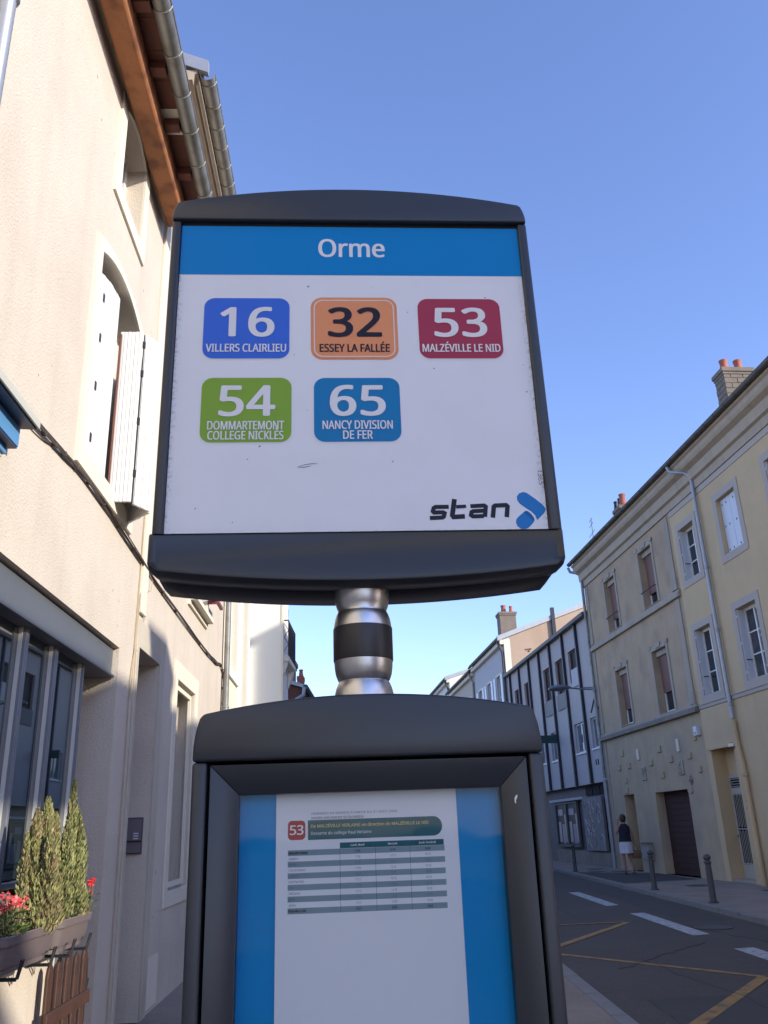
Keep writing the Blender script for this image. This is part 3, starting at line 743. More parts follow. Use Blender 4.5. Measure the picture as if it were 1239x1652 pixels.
MB().tube([(7.44,-0.012,4.6),(7.46,-0.012,3.9),(7.40,-0.012,3.4),(7.34,-0.012,2.95),(7.30,-0.012,2.7)], 0.005, 5).build('wire', 'wire_cream', lw)
MB().tube([(7.66,-0.02,3.93),(7.79,-0.03,3.89),(7.74,-0.03,3.78),(7.60,-0.02,3.74),(7.65,-0.012,3.5),(7.43,-0.012,3.15)], 0.004, 5).build('wire', 'wire_cream', lw)

# ---------------------------------------------------------------- LEFT: second house with the tall door recess
hB = left_thing('tall_cream_house', 'tall cream house with a deep door recess and higher wooden cornice', 'house', 7.41)
X0B, X1B = 7.41, 12.86
opsB = [(7.52, 8.40, 0.12, 3.20, 0, 0.42), (9.37, 10.50, 1.09, 3.23, 0, 0.30), (9.9, 11.0, 4.30, 6.2, 0, 0.2), (8.1, 9.2, 4.30, 6.2, 0, 0.2),
        (8.1, 9.2, 7.0, 8.7, 0, 0.2), (9.9, 11.0, 7.0, 8.7, 0, 0.2)]
mb = MB()
wall(mb, X0B, X1B, 0, 9.9, opsB); shell(mb, X0B, X1B, 0, 9.9)
mb.build('wall', 'cream', hB)
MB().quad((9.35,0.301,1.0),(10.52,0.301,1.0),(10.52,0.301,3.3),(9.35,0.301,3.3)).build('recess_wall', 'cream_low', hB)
# raised stone jambs of the entrance and window niche
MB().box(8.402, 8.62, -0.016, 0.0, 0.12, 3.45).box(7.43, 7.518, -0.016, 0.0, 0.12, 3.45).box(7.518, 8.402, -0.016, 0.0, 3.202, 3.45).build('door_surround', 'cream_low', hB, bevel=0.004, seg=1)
MB().ring_xz([(9.20,0.95),(9.20,3.42),(10.72,3.42),(10.72,0.95)], [(9.37,1.09),(9.37,3.23),(10.50,3.23),(10.50,1.09)], -0.014, 0.001).build('window_surround', 'surround', hB)
MB().ring_xz([(9.40,1.12),(9.40,3.20),(10.47,3.20),(10.47,1.12)], [(9.45,1.17),(9.45,3.15),(10.42,3.15),(10.42,1.17)], 0.03, 0.06).build('niche_trim', 'surround', hB)
d_ = MB().box(7.53, 8.39, 0.36, 0.41, 0.12, 2.6).build('door', 'timber_dark', hB)
for k in range(3): MB().box(7.60, 8.32, 0.345, 0.362, 0.25+k*0.78, 0.9+k*0.78).build('door_panel', 'timber_dark', d_, bevel=0.01)
MB().lathe([(0.02,1.05),(0.02,1.09)], 7.62, 0.33, 10).build('handle', 'steel', d_)
MB().box(7.53, 8.39, 0.37, 0.40, 2.6, 3.19).build('transom', 'glass', hB)
window(hB, 9.46, 10.41, 1.18, 3.14, 0.2, 'white_paint', 'glass_curtain', 2, 2)
for (a, b, c, d) in ((9.9,11.0,4.30,6.2), (8.1,9.2,4.30,6.2), (8.1,9.2,7.0,8.7), (9.9,11.0,7.0,8.7)):
    w_ = window(hB, a, b, c, d, 0.12, 'white_paint', 'glass_curtain', 2, 3)
    MB().ring_xz([(a-0.13,c-0.12),(a-0.13,d+0.13),(b+0.13,d+0.13),(b+0.13,c-0.12)], [(a,c),(a,d),(b,d),(b,c)], -0.03, 0.001).build('window_surround', 'surround', w_)
    MB().box(a-0.1, b+0.1, -0.11, 0.0, c-0.06, c-0.005).build('window_sill', 'surround', w_)
    # dark red folding rail / shutter box at the sill
    MB().box(a-0.08, b+0.55 if c < 5 and a > 9 else b+0.06, -0.16, -0.12, c+0.24, c+0.28).box(a-0.08, a-0.05, -0.16, -0.002, c+0.2, c+0.28).box(b+0.03, b+0.06, -0.16, -0.002, c+0.2, c+0.28).build('window_rail', 'red_sill', w_)
# slim stone pilaster, cornice, gutter, roof edge
MB().box(7.43, 7.62, -0.03, 0.0, 3.5, 9.6).build('pilaster', 'surround', hB, bevel=0.004, seg=1)
MB().ext_yz([(-0.001,9.50),(-0.08,9.56),(-0.08,9.74),(-0.20,9.76),(-0.22,9.84),(-0.255,9.86),(-0.255,9.90),(-0.001,9.90)], X0B, X1B).build('cornice', 'cornice', hB)
MB().box(X0B, X1B, -0.31, -0.001, 9.905, 9.93).build('eaves_board', 'zinc_dark', hB)
gutter(hB, X0B+0.02, X1B, -0.365, 9.86, 0.085, 'zinc', 0.33)
roof(hB, X0B+0.05, X1B, -0.30, 8.0, 9.94, 0.40, 'roof', 0.05)
MB().ext_yz([(-0.38,9.84),(-0.38,10.02),(4.0,11.85),(4.0,11.65)], X0B-0.03, X0B+0.045).build('roof_flashing', 'zinc_pale', hB)
pipe(hB, [(12.72,-0.075,0.12),(12.72,-0.075,9.5),(12.72,-0.18,9.62),(12.72,-0.36,9.76)], 0.045, 'zinc', [(12.72,-0.075,3.35),(12.72,-0.075,6.2)])
MB().box(8.66, 9.12, -0.006, 0.0, 0.16, 0.58).build('repair_patch', 'surround', hB)
ic = left_thing('intercom', 'dark grey door intercom with keypad inside the door recess', 'intercom', 8.40, 0.12, 1.62)
MB().box(8.372, 8.399, 0.05, 0.20, 1.475, 1.79).build('housing', 'intercom', ic, bevel=0.006)
MB().box(8.366, 8.3715, 0.062, 0.19, 1.59, 1.775).build('face', 'intercom_face', ic)
MB().box(8.366, 8.3715, 0.062, 0.19, 1.485, 1.575).build('speaker_plate', 'intercom_face', ic)
for r_ in range(3):
    MB().box(8.362, 8.3655, 0.085, 0.13, 1.60+r_*0.022, 1.612+r_*0.022).build('button', 'grey_white', ic)
MB().box(8.355, 8.372, 0.05, 0.20, 1.578, 1.588).build('hood', 'black_iron', ic)

# ---------------------------------------------------------------- LEFT: third house and projecting white gable
hC = left_thing('narrow_cream_house', 'narrow pale house front between the downpipe and the white gable', 'house', 12.87)
X0C, X1C = 12.87, 16.35
opsC = [(13.4,14.4,1.0,3.2,0,0.2),(14.9,15.9,1.0,3.2,0,0.2),(13.4,14.4,4.1,6.1,0,0.2),(14.9,15.9,3.55,6.1,0,0.2),(13.4,14.4,7.0,8.8,0,0.2),(14.9,15.9,7.0,8.8,0,0.2)]
mb = wall(MB(), X0C, X1C, 0, 9.6, opsC); shell(mb, X0C, X1C, 0, 9.6); mb.build('wall', 'surround', hC)
for o in opsC:
    w_ = window(hC, o[0], o[1], o[2], o[3], 0.13, 'white_paint', 'glass', 2, 3)
    MB().ring_xz([(o[0]-0.16,o[2]-0.14),(o[0]-0.16,o[3]+0.16),(o[1]+0.16,o[3]+0.16),(o[1]+0.16,o[2]-0.14)], [(o[0],o[2]),(o[0],o[3]),(o[1],o[3]),(o[1],o[2])], -0.04, 0.001).build('window_surround', 'white_wall', w_)
roof(hC, X0C, X1C, -0.3, 8.0, 9.6, 0.35)
MB().box(12.90, 13.12, -0.02, 0.0, 0.1, 9.5).build('corner_strip', 'surround', hC)

gW = thing('white_gable_house', 'white house whose bright side wall steps out into the street on the left', 'house', (-2.3, 16.3, 0))
mb = MB().ext_xy([(-6.7, 0.0), (0.25, 0.0), (0.16, 1.7), (-6.7, 1.7)], 0, 10.2)
mb.build('wall', 'white_wall', gW)
MB().ext_xy([(-0.30, -0.01), (0.0, -0.01), (0.0, 0.0), (-0.3, 0.0)], 0, 0.01).build('plinth', 'stone', gW)
MB().box(0.225, 0.262, -0.014, 0.10, 0.1, 10.2).build('corner_strip', 'surround', gW)
for z in (4.75, 7.6):
    b_ = MB().box(0.20, 0.34, 0.25, 1.5, z, z+0.12).build('balcony', 'surround', gW, bevel=0.02)
    for yy in (0.35, 1.4): MB().ext_xz([(0.20,z-0.34),(0.26,z-0.2),(0.32,z),(0.20,z)], yy-0.07, yy+0.07).build('console', 'surround', b_)
    mb = MB()
    for k in range(11): mb.tube([(0.33,0.28+k*0.12,z+0.12),(0.33,0.28+k*0.12,z+0.82)], 0.008, 5)
    for k in range(4):
        mb.tube([(0.25+0.08*((k%2)),0.27,z+0.2+k*0.14),(0.33-0.08*((k%2)),0.27,z+0.34+k*0.14)], 0.006, 5)
    mb.tube([(0.22,0.27,z+0.82),(0.33,0.27,z+0.82),(0.33,1.48,z+0.82),(0.2,1.48,z+0.82)], 0.014, 6)
    mb.build('balustrade', 'black_iron', b_)
roof(gW, -6.7, 0.2, -0.1, 1.6, 10.2, 0.4)
for o in gW.children:
    pass

lowh = thing('low_house', 'low house with overhanging brown eaves just past the white gable', 'house', (-2.6, 24.0, 0))
MB().box(-7, -0.28, 0, 9, 0, 4.9).build('wall', 'white_wall', lowh)
mb = MB().ext_xz([(-0.35,5.62),(0.28,5.40),(0.28,5.31),(-0.35,5.50)], -0.6, 9.2)
mb.build('roof', 'roof_metal', lowh)
MB().ext_xz([(-0.30,5.48),(0.24,5.30),(0.24,5.20),(-0.28,4.9)], -0.5, 9.1).build('eaves', 'timber_dark', lowh)
MB().box(-7, -0.35, -0.2, 9.2, 4.9, 5.55).build('upper_wall', 'beige_far', lowh)
pipe(lowh, [(0.26,-0.62,5.33),(0.24,-0.62,5.12),(0.05,-0.62,5.0),(-0.18,-0.4,4.88),(-0.2,-0.3,4.5),(-0.2,-0.3,0.1)], 0.055, 'zinc_pale')
gutter_o = MB().tube([(0.30,-0.62,5.34),(0.30,9.2,5.34)], 0.07, 8).build('gutter', 'zinc_dark', lowh)
chimney(lowh, -0.62, -0.24, 1.2, 1.9, 5.5, 6.40, 'chim', [(-0.48, 1.4, 0.30, 0.09, 'terracotta')])
chimney(lowh, -0.23, -0.06, 2.2, 2.6, 5.4, 6.1, 'terracotta', [(-0.14, 2.4, 0.25, 0.07, 'terracotta')], cap=0.02)

# ---------------------------------------------------------------- planters, plants and fence
def planter(x0, x1, label):
    zt, h_ = 1.19, 0.145
    p = left_thing('planter_box', label, 'planter', (x0+x1)/2, -0.06, zt-h_, 'planters under the shop window')
    def outline(x0_, x1_, ya, yb, r, n=5):
        pts = []
        for cx, cy, a0 in ((x1_-r, ya+r, -90), (x1_-r, yb-r, 0), (x0_+r, yb-r, 90), (x0_+r, ya+r, 180)):
            for k in range(n+1):
                a = RAD(a0+90*k/n); pts.append((cx+r*math.cos(a), cy+r*math.sin(a)))
        return pts
    ya, yb = -0.24, 0.0
    prof = [(0.030, zt-h_, 0.05), (0.022, zt-h_+0.02, 0.055), (0.012, zt-0.045, 0.06), (0.0, zt-0.043, 0.065), (-0.004, zt-0.005, 0.07), (0.0, zt, 0.07)]
    rings = [[(x_, y_, z) for x_, y_ in outline(x0+i, x1-i, ya+i, yb-i, r)] for i, z, r in prof]
    rings.append([(x_, y_, zt-0.004) for x_, y_ in outline(x0+0.014, x1-0.014, ya+0.014, yb-0.014, 0.06)])
    rings.append([(x_, y_, zt-0.03) for x_, y_ in outline(x0+0.016, x1-0.016, ya+0.016, yb-0.016, 0.06)])
    mb = MB(); n = len(rings[0]); vs = [q for r in rings for q in r]; fs = []
    for i in range(len(rings)-1):
        for k in range(n): fs.append((i*n+k, i*n+(k+1)%n, (i+1)*n+(k+1)%n, (i+1)*n+k))
    fs.append(tuple(range(n-1,-1,-1))); mb.add(vs, fs)
    mb.build('box', 'planter', p, smooth=True)
    MB().poly([(x_, y_, zt-0.028) for x_, y_ in outline(x0+0.018, x1-0.018, ya+0.018, yb-0.018, 0.06)]).build('soil', 'soil', p)
    # drip tray and wire hanger
    MB().ext_xy(outline(x0+0.05, x1-0.05, ya+0.04, yb-0.03, 0.05), zt-h_-0.028, zt-h_-0.004).build('tray', 'planter', p)
    for xx in (x0+0.16, x1-0.16):
        MB().tube([(xx, 0.02, zt+0.02), (xx, 0.02, zt-h_-0.05), (xx, ya-0.01, zt-h_-0.055), (xx, ya-0.03, zt-h_+0.03), (xx+0.03, ya-0.03, zt-h_+0.03), (xx+0.03, ya-0.01, zt-h_-0.05), (xx+0.03, 0.0, zt-h_-0.05)], 0.006, 5).build('hanger', 'black_iron', p)
    return p
planter(4.38, 5.19, 'mauve brown planter box with pink flowers and a dry conifer')
planter(5.22, 5.86, 'farther mauve brown planter box holding the greener conifer')

def conifer(cx, cy, base, hts, label, matsel, seed, grp='potted conifers'):
    rnd = random.Random(seed)
    t = left_thing('conifer', label, 'conifer', cx, cy, base, grp)
    mb = MB()
    # several upright plumes make an uneven outline
    for (dx, dy, h_, w_, n) in hts:
        for i in range(int(n*2.2)):
            f = rnd.random()**0.85
            rad = w_*(min(1.0, f*5+0.45))*(1-f)**0.55
            ang = rnd.random()*6.283
            rr = rad*(rnd.random()**0.4)*(0.86+0.22*math.sin(ang*3+f*9+seed)+0.16*math.sin(ang*7+f*31))
            x = cx+dx+math.cos(ang)*rr; y = cy+dy+math.sin(ang)*rr*0.8; z = base+f*h_
            L_ = rnd.uniform(0.009, 0.021); W_ = L_*rnd.uniform(0.2, 0.36)
            lean = Vector((math.cos(ang)*0.45+rnd.uniform(-0.25,0.25), math.sin(ang)*0.45+rnd.uniform(-0.25,0.25), 1.0)).normalized()
            side = lean.cross(Vector((rnd.uniform(-1,1), rnd.uniform(-1,1), 0.1))).normalized()
            p = Vector((x, y, z)); 
            u = rnd.random(); clump = math.sin(x*37)+math.sin(z*29+seed)+math.sin(y*41)
            if u < matsel[0]+0.10*clump: mb.cur = 3
            elif u < matsel[1]: mb.cur = 1
            elif u < matsel[2]: mb.cur = 0
            else: mb.cur = 2
            mb.quad(p-lean*L_, p+side*W_, p+lean*L_, p-side*W_)
    mb.build('crown', ['green1', 'green2', 'green3', 'dry'], t)
    MB().tube([(cx,cy,base-0.03),(cx+0.01,cy,base+0.25),(cx,cy+0.01,base+0.5)], [0.014,0.011,0.005], 6).build('stem', 'soil', t)
    return t
conifer(5.06, -0.15, 1.15, [(-0.10,0.02,0.62,0.085,3200),(0.0,0.0,0.68,0.11,4200),(0.09,-0.02,0.60,0.10,3400),(0.0,0.0,0.38,0.17,4200),(-0.16,0.04,0.50,0.05,900),(-0.08,-0.06,0.48,0.12,2600),(0.05,0.06,0.5,0.11,2600)],
        'yellowing dry conifer in the nearer planter', (0.27, 0.68, 0.93), 3)
conifer(5.58, -0.15, 1.16, [(-0.06,0.0,0.79,0.075,3000),(0.07,0.0,0.62,0.11,3800),(0.16,0.0,0.54,0.10,3200),(0.03,0.0,0.38,0.16,3800),(-0.12,0.0,0.55,0.09,2200)],
        'greener conifer with a pointed top in the farther planter', (0.08, 0.42, 0.80), 5)

def flowers(cx, cy, base, n, label, petals, spread, hh, seed, leafy=True, sx=1.0):
    rnd = random.Random(seed)
    t = left_thing('flowering_plant', label, 'flowers', cx, cy, base, 'flowers in the planters')
    st = MB(); lf = MB(); pt = MB()
    for i in range(n):
        a = rnd.random()*6.283; r = spread*math.sqrt(rnd.random())
        x = cx+math.cos(a)*r*sx; y = cy+math.sin(a)*r*0.45; z = base+hh*rnd.uniform(0.6, 1.0)
        st.tube([(cx+(x-cx)*0.35, cy+(y-cy)*0.4, base-0.02), (cx+(x-cx)*0.7, cy+(y-cy)*0.8, base+(z-base)*0.5), (x, y, z)], 0.0022, 4)
        for k in range(rnd.randint(6, 12)):
            d = Vector((rnd.gauss(0,1), rnd.gauss(0,1), rnd.gauss(0,0.8))).normalized()
            c = Vector((x,y,z))+d*rnd.uniform(0.004, 0.018)
            e1 = d.cross(Vector((rnd.gauss(0,1),rnd.gauss(0,1),rnd.gauss(0,1)))).normalized(); e2 = d.cross(e1)
            s_ = rnd.uniform(0.007, 0.013); pt.cur = 0 if rnd.random() < 0.65 else 1
            tip = d*0.005
            pt.add([c-e1*s_, c-e2*s_*0.8+tip, c+e1*s_+tip, c+e2*s_*0.8], [(0,1,2,3)])
    for i in range(110 if leafy else 14):
        a = rnd.random()*6.283; r = spread*1.05*math.sqrt(rnd.random())
        p = Vector((cx+math.cos(a)*r*sx*1.1, cy+math.sin(a)*r*0.55, base+rnd.uniform(-0.01, 0.55*hh)))
        d = Vector((math.cos(a), math.sin(a), rnd.uniform(0.1,1.2))).normalized(); sd = d.cross(Vector((0,0,1))).normalized()
        L_ = rnd.uniform(0.02, 0.045); W_ = L_*rnd.uniform(0.28, 0.45); nrm = sd.cross(d)*L_*0.18
        lf.cur = 0 if rnd.random() < 0.5 else 1
        lf.add([p, p+d*L_*0.4+sd*W_+nrm, p+d*L_*0.8+sd*W_*0.7, p+d*L_*1.15-nrm, p+d*L_*0.8-sd*W_*0.7, p+d*L_*0.4-sd*W_+nrm], [(0,1,2,3),(0,3,4,5)])
    st.build('stems', 'leaf2', t); lf.build('leaves', ['leaf', 'leaf2'], t); pt.build('blossom', petals, t)
    return t
flowers(4.62, -0.17, 1.17, 26, 'coral pink flowering plant at the near end of the first planter', ['pink', 'pink2'], 0.13, 0.20, 11, sx=1.3)
flowers(5.90, -0.20, 1.17, 6, 'bright red flowers behind the greener conifer', ['red', 'red'], 0.05, 0.20, 12, False)

fn = left_thing('picket_fence', 'low brown wooden picket fence panel closing the doorway below the planter', 'fence', 6.3, -0.02, 0.1)
for k in range(5):
    x = 5.60+k*0.178
    pts = [(x,0.10),(x+0.10,0.10),(x+0.10,0.86),(x+0.085,0.905),(x+0.05,0.93),(x+0.015,0.905),(x,0.86)]
    MB().ext_xz([(px_, z_+0.012*((k*7)%3)) for px_, z_ in pts], -0.075, -0.055).build('picket', 'wood_fence', fn, bevel=0.005, seg=1)
for z in (0.60, 0.25):
    MB().box(5.56, 6.44, -0.10, -0.077, z, z+0.075).build('rail', 'wood_fence', fn, bevel=0.004, seg=1)
ln = left_thing('iron_ornament', 'small black spiked iron ornament at the right end of the picket fence', 'ornament', 6.53, -0.03, 0.6)
for zc, s_ in ((0.68, 1.0), (0.28, 0.8)):
    pts = []
    for k in range(10):
        a = math.pi/2+k*math.pi/5; r = (0.10 if k % 2 == 0 else 0.04)*s_; pts.append((6.52+r*0.6*math.cos(a), zc+r*1.3*math.sin(a)))
    MB().ext_xz(pts[::-1], -0.05, -0.04).build('spike', 'black_iron', ln)
MB().tube([(6.52,-0.045,0.12),(6.52,-0.045,0.85)], 0.006, 5).build('rod', 'black_iron', ln)

# ---------------------------------------------------------------- RIGHT: beige house
def right_surround(par, a, b, c, d, w=0.13, proud=0.03, mt='stone', key=False, sill=True):
    o = MB(); wb = 0.02 if not sill else w
    o.ring_xz([(a-w,c-wb),(a-w,d+w),(b+w,d+w),(b+w,c-wb)], [(a,c),(a,d),(b,d),(b,c)], -proud, 0.001)
    s_ = o.build('window_surround', mt, par)
    if key:
        cx = (a+b)/2
        MB().ext_xz([(cx-0.16,d+w*0.3),(cx+0.16,d+w*0.3),(cx+0.22,d+w*1.15),(cx+0.08,d+w*1.6),(cx,d+w*1.35),(cx-0.08,d+w*1.6),(cx-0.22,d+w*1.15)], -proud-0.03, -proud-0.001).build('keystone', mt, par)
        MB().box(a-w-0.05, a-w+0.12, -proud-0.02, -proud-0.001, d+w*0.55, d+w+0.05).box(b+w-0.12, b+w+0.05, -proud-0.02, -proud-0.001, d+w*0.55, d+w+0.05).build('surround_ear', mt, par)
hD = right_thing('beige_house', 'weathered beige house with brown roller blinds and a garage door', 'house', -7.10)
XL, XR = -7.10, 1.19
winD = [(-4.90,-3.82,7.90,9.72), (-1.50,-0.42,7.90,9.72), (-4.86,-3.78,4.66,6.52), (-1.50,-0.38,4.62,6.52)]
opsD = [(*w_, 0, 0.26) for w_ in winD] + [(-2.80,-0.36,0.10,2.42,0,0.30), (-5.56,-4.62,0.10,2.46,0,0.45)]
mb = wall(MB(), XL, XR, 0, 4.35, opsD[4:]); mb.build('ground_floor_wall', 'beige_low', hD)
mb = wall(MB(), XL, XR, 4.35, 11.0, opsD[:4]); shell(mb, XL, XR, 0, 11.0, 9.0); mb.build('wall', 'beige', hD)
for i, (a,b,c,d) in enumerate(winD):
    w_ = window(hD, a+0.03, b-0.03, c+0.02, d-0.02, 0.20, 'white_paint', 'glass', 1, 1, w=0.07)
    low = c+(0.42 if i in (0,1) else (0.52 if i == 2 else 0.62))
    MB().box(a+0.10, b-0.10, 0.16, 0.185, low, d-0.16).build('roller_blind', 'blind', w_)
    MB().box(a+0.02, b-0.02, 0.10, 0.195, d-0.17, d-0.01).build('blind_box', 'stone', w_)
    right_surround(w_, a, b, c, d, 0.13, 0.028, 'stone', key=True, sill=False)
    if i < 2:
        MB().tube([(a-0.02,-0.07,c+0.50),(b+0.02,-0.07,c+0.50)], 0.018, 6).tube([(a-0.02,-0.07,c+0.50),(a-0.02,0.0,c+0.50)], 0.012, 5).tube([(b+0.02,-0.07,c+0.50),(b+0.02,0.0,c+0.50)], 0.012, 5).build('guard_bar', 'black_iron', w_)
for (z0, z1, pr_, mt) in ((4.36,4.50,0.14,'stone_dark'), (4.50,4.58,0.09,'stone'), (7.62,7.76,0.10,'stone'), (7.765,7.84,0.05,'stone')):
    MB().box(XL-0.03, XR-0.03, -pr_, 0.0, z0, z1).build('string_course', mt, hD, bevel=0.01, seg=1)
for (xa, xb) in ((-6.94,-6.72), (0.72,1.02)):
    for (za, zb) in ((4.60,7.60), (7.86,10.1)):
        MB().box(xa, xb, -0.035, 0.0, za, zb).build('pilaster', 'stone', hD, bevel=0.004, seg=1)
        MB().box(xa-0.03, xb+0.03, -0.055, 0.0, za, za+0.35).build('pilaster_base', 'stone', hD, bevel=0.004, seg=1)
MB().box(-6.94, -6.72, -0.03, 0.0, 0.1, 4.30).build('pilaster', 'stone', hD, bevel=0.004, seg=1)
def cornice(par, xa, xb, mt='cornice', z=10.15):
    MB().ext_yz([(0.0,z),(-0.05,z),(-0.06,z+0.22),(-0.14,z+0.26),(-0.16,z+0.52),(-0.30,z+0.60),(-0.34,z+0.68),(-0.34,z+0.80),(-0.40,z+0.84),(-0.40,z+0.90),(0.0,z+0.90)], xa, xb).build('cornice', mt, par)
cornice(hD, XL-0.08, XR-0.002)
gutter(hD, XL-0.12, XR-0.002, -0.47, 11.12, 0.085, 'zinc_dark', 0.55)
roof(hD, XL, XR, -0.42, 9.0, 11.08, 0.45)
pipe(hD, [(-7.35,-0.47,11.03),(-7.30,-0.42,10.85),(-7.05,-0.14,10.70),(-7.02,-0.10,10.5),(-7.02,-0.10,3.1)], 0.055, 'zinc', [(-7.02,-0.10,8.9),(-7.02,-0.10,6.2)])
pipe(hD, [(-7.02,-0.11,3.05),(-7.02,-0.11,0.1)], 0.065, 'zinc_pale', [(-7.02,-0.11,3.0)])
gd = MB().box(-2.78, -0.38, 0.272, 0.30, 0.10, 2.41).build('garage_door', 'garage', hD)
proto = None
for k in range(14):
    if proto is None: proto = MB().box(-2.77, -0.39, 0.262, 0.273, 0.105, 0.258).build('slat', 'garage', gd, bevel=0.003, seg=1); o = proto
    else: o = proto.copy(); COL.objects.link(o)
    o.location.z = k*0.165
dd = MB().box(-5.54, -4.64, 0.41, 0.45, 0.10, 2.45).build('door', 'grey_trim', hD)
MB().box(-5.44, -4.74, 0.40, 0.412, 0.3, 1.1).build('door_panel', 'grey_trim', dd); MB().box(-5.44, -4.74, 0.40, 0.412, 1.25, 2.3).build('door_panel', 'grey_trim', dd)
MB().box(-4.86,-4.82,0.37,0.41,1.05,1.15).build('handle', 'steel', dd)
# relief blocks on the ground floor wall
def relief(x0_, z0_, x1_, z1_, mt='stone', p=0.045, kind_='relief_block'):
    return MB().box(x0_, x1_, -p, 0.0, z0_, z1_).build(kind_, mt, hD, bevel=0.012, seg=1)
for (ua, zt_, ub, zb_) in ((5.325,3.883,5.059,3.70),(4.805,3.449,4.557,3.255),(5.773,3.447,5.523,3.255),(5.248,2.994,5.043,2.822),(5.271,2.68,5.05,2.50),
        (2.878,3.403,2.643,3.214),(2.129,3.754,1.857,3.552),(1.335,3.392,1.073,3.201),(0.018,3.38,-0.216,3.199),(2.139,2.994,1.862,2.804),(-0.554,2.973,-0.744,2.803),(-0.554,3.829,-0.715,3.651)):
    relief(-ua, zb_, -ub, zt_, 'beige_low')
relief(-3.83, 3.46, -3.66, 3.80, 'surround', 0.05); relief(-0.63, 3.45, -0.48, 3.81, 'surround', 0.05)
for (xa, xb, za, zb) in ((-3.66,-3.29,2.82,3.23),(-0.77,-0.41,2.81,3.22)):
    o = relief(xa, za, xb, zb, 'stone', 0.035, 'carved_plaque')
    rnd = random.Random(int(abs(xa)*10))
    for k in range(9):
        cx = rnd.uniform(xa+0.06, xb-0.06); cz = rnd.uniform(za+0.06, zb-0.06)
        MB().box(cx-0.035, cx+0.035, -0.065, -0.034, cz-0.04, cz+0.04).build('carving', 'stone', o, bevel=0.012, seg=1)
cx, cz = -0.04, 2.64
MB().add([(cx,-0.02,cz+0.15),(cx+0.13,-0.02,cz),(cx,-0.02,cz-0.15),(cx-0.13,-0.02,cz),(cx,-0.08,cz)], [(0,4,1),(1,4,2),(2,4,3),(3,4,0),(0,1,2,3)]).build('relief_diamond', 'stone_dark', hD)
MB().ext_xz([(cx-0.15+0.16*math.cos(RAD(a)), 2.375+0.09*math.sin(RAD(a))) for a in range(0,360,24)], -0.025, 0.0).build('relief_disc', 'beige_low', hD)
aw = right_thing('alarm_box', 'small white box at the right top of the beige ground floor', 'box', 0.91, 0, 3.85)
MB().box(0.80, 1.02, -0.12, -0.001, 3.75, 4.0).build('case', 'grey_white', aw, bevel=0.015)
MB().box(0.84, 0.98, -0.128, -0.121, 3.80, 3.84).build('vent', 'grey_trim', aw)
ub = right_thing('meter_cabinet', 'low grey meter cabinet on the wall left of the garage', 'cabinet', -3.85, 0, 0.46)
MB().box(-4.16, -3.56, -0.16, -0.001, 0.48, 0.95).build('case', 'box_grey', ub, bevel=0.015)
MB().box(-4.20, -3.52, -0.20, -0.001, 0.952, 0.985).build('lid', 'stone_dark', ub)
ch = chimney(hD, -3.75, -3.15, 0.3, 1.1, 11.3, 12.05, 'chim', [(-3.66,0.35,0.34,0.08,'black_iron'),(-3.45,0.42,0.38,0.08,'black_iron'),(-3.24,0.45,0.46,0.13,'terracotta')])
an = right_thing('roof_aerial', 'thin television aerial standing on the beige roof edge', 'aerial', -9.1+2.0, 0.4, 11.2)
MB().tube([(-7.05,0.6,11.2),(-7.05,0.6,13.0)], 0.018, 6).build('mast', 'lamp_grey', an)
for k, (z, l_) in enumerate(((12.95,0.25),(12.75,0.32),(12.4,0.45))):
    MB().tube([(-7.05-l_,0.6,z-0.12*l_),(-7.05+l_*0.6,0.6,z+0.1*l_)], 0.010, 5).build('rod', 'lamp_grey', an)

# ---------------------------------------------------------------- RIGHT: yellow house
hE = right_thing('yellow_house', 'ochre yellow house with pale grey window surrounds and white shutters', 'house', 1.19)
XL2, XR2 = 1.19, 12.2
cols_ = [(1.62, 2.60), (4.05, 5.06), (6.60, 7.60), (9.1, 10.1)]
upE = [(a, b, 7.92, 9.42) for a, b in cols_]; loE = [(a, b, 4.72, 6.50) for a, b in cols_]
opsE = [(*w_, 0, 0.24) for w_ in upE+loE] + [(1.50,2.72,0.10,3.35,0,0.36), (5.4,6.5,0.10,2.7,0,0.3)]
mb = wall(MB(), XL2, XR2, 0, 11.0, opsE); shell(mb, XL2, XR2, 0, 11.0, 9.0); mb.build('wall', 'yellow', hE)
for i, (a,b,c,d) in enumerate(upE+loE):
    closed = i == 1
    w_ = window(hE, a, b, c, d, 0.20, 'white_paint', 'glass' if i in (0, 4) else 'glass_half', 2, 3, w=0.07)
    right_surround(w_, a, b, c, d, 0.19, 0.02, 'grey_trim')
    if closed:
        xm = (a+b)/2
        for (xa, xb) in ((a+0.015, xm-0.006), (xm+0.006, b-0.015)):
            s_ = MB().box(xa, xb, 0.10, 0.13, c+0.02, d-0.02).build('shutter', 'grey_white', w_)
    else:
        # leaves folded back against the reveal
        MB().box(a+0.002, a+0.028, 0.015, 0.195, c+0.02, d-0.02).build('shutter', 'grey_white', w_)
        MB().box(b-0.028, b-0.002, 0.015, 0.195, c+0.02, d-0.02).build('shutter', 'grey_white', w_)
        for z in (c+0.18, (c+d)/2, d-0.22):
            MB().lathe([(0.018,z),(0.018,z+0.05)], a+0.02, 0.0, 8).build('shutter_fitting', 'white_paint', w_)
            MB().lathe([(0.018,z),(0.018,z+0.05)], b-0.02, 0.0, 8).build('shutter_fitting', 'white_paint', w_)
        MB().box(a+0.04, a+0.055, 0.03, 0.18, c+0.5, c+0.52).build('shutter_bar', 'black_iron', w_)
    if closed:
        for z in (c+0.12, (c+d)/2, d-0.16):
            for x in (a+0.1, a+0.32, b-0.32, b-0.1):
                MB().box(x-0.012, x+0.012, 0.09, 0.101, z-0.025, z+0.025).build('shutter_bolt', 'black_iron', w_)
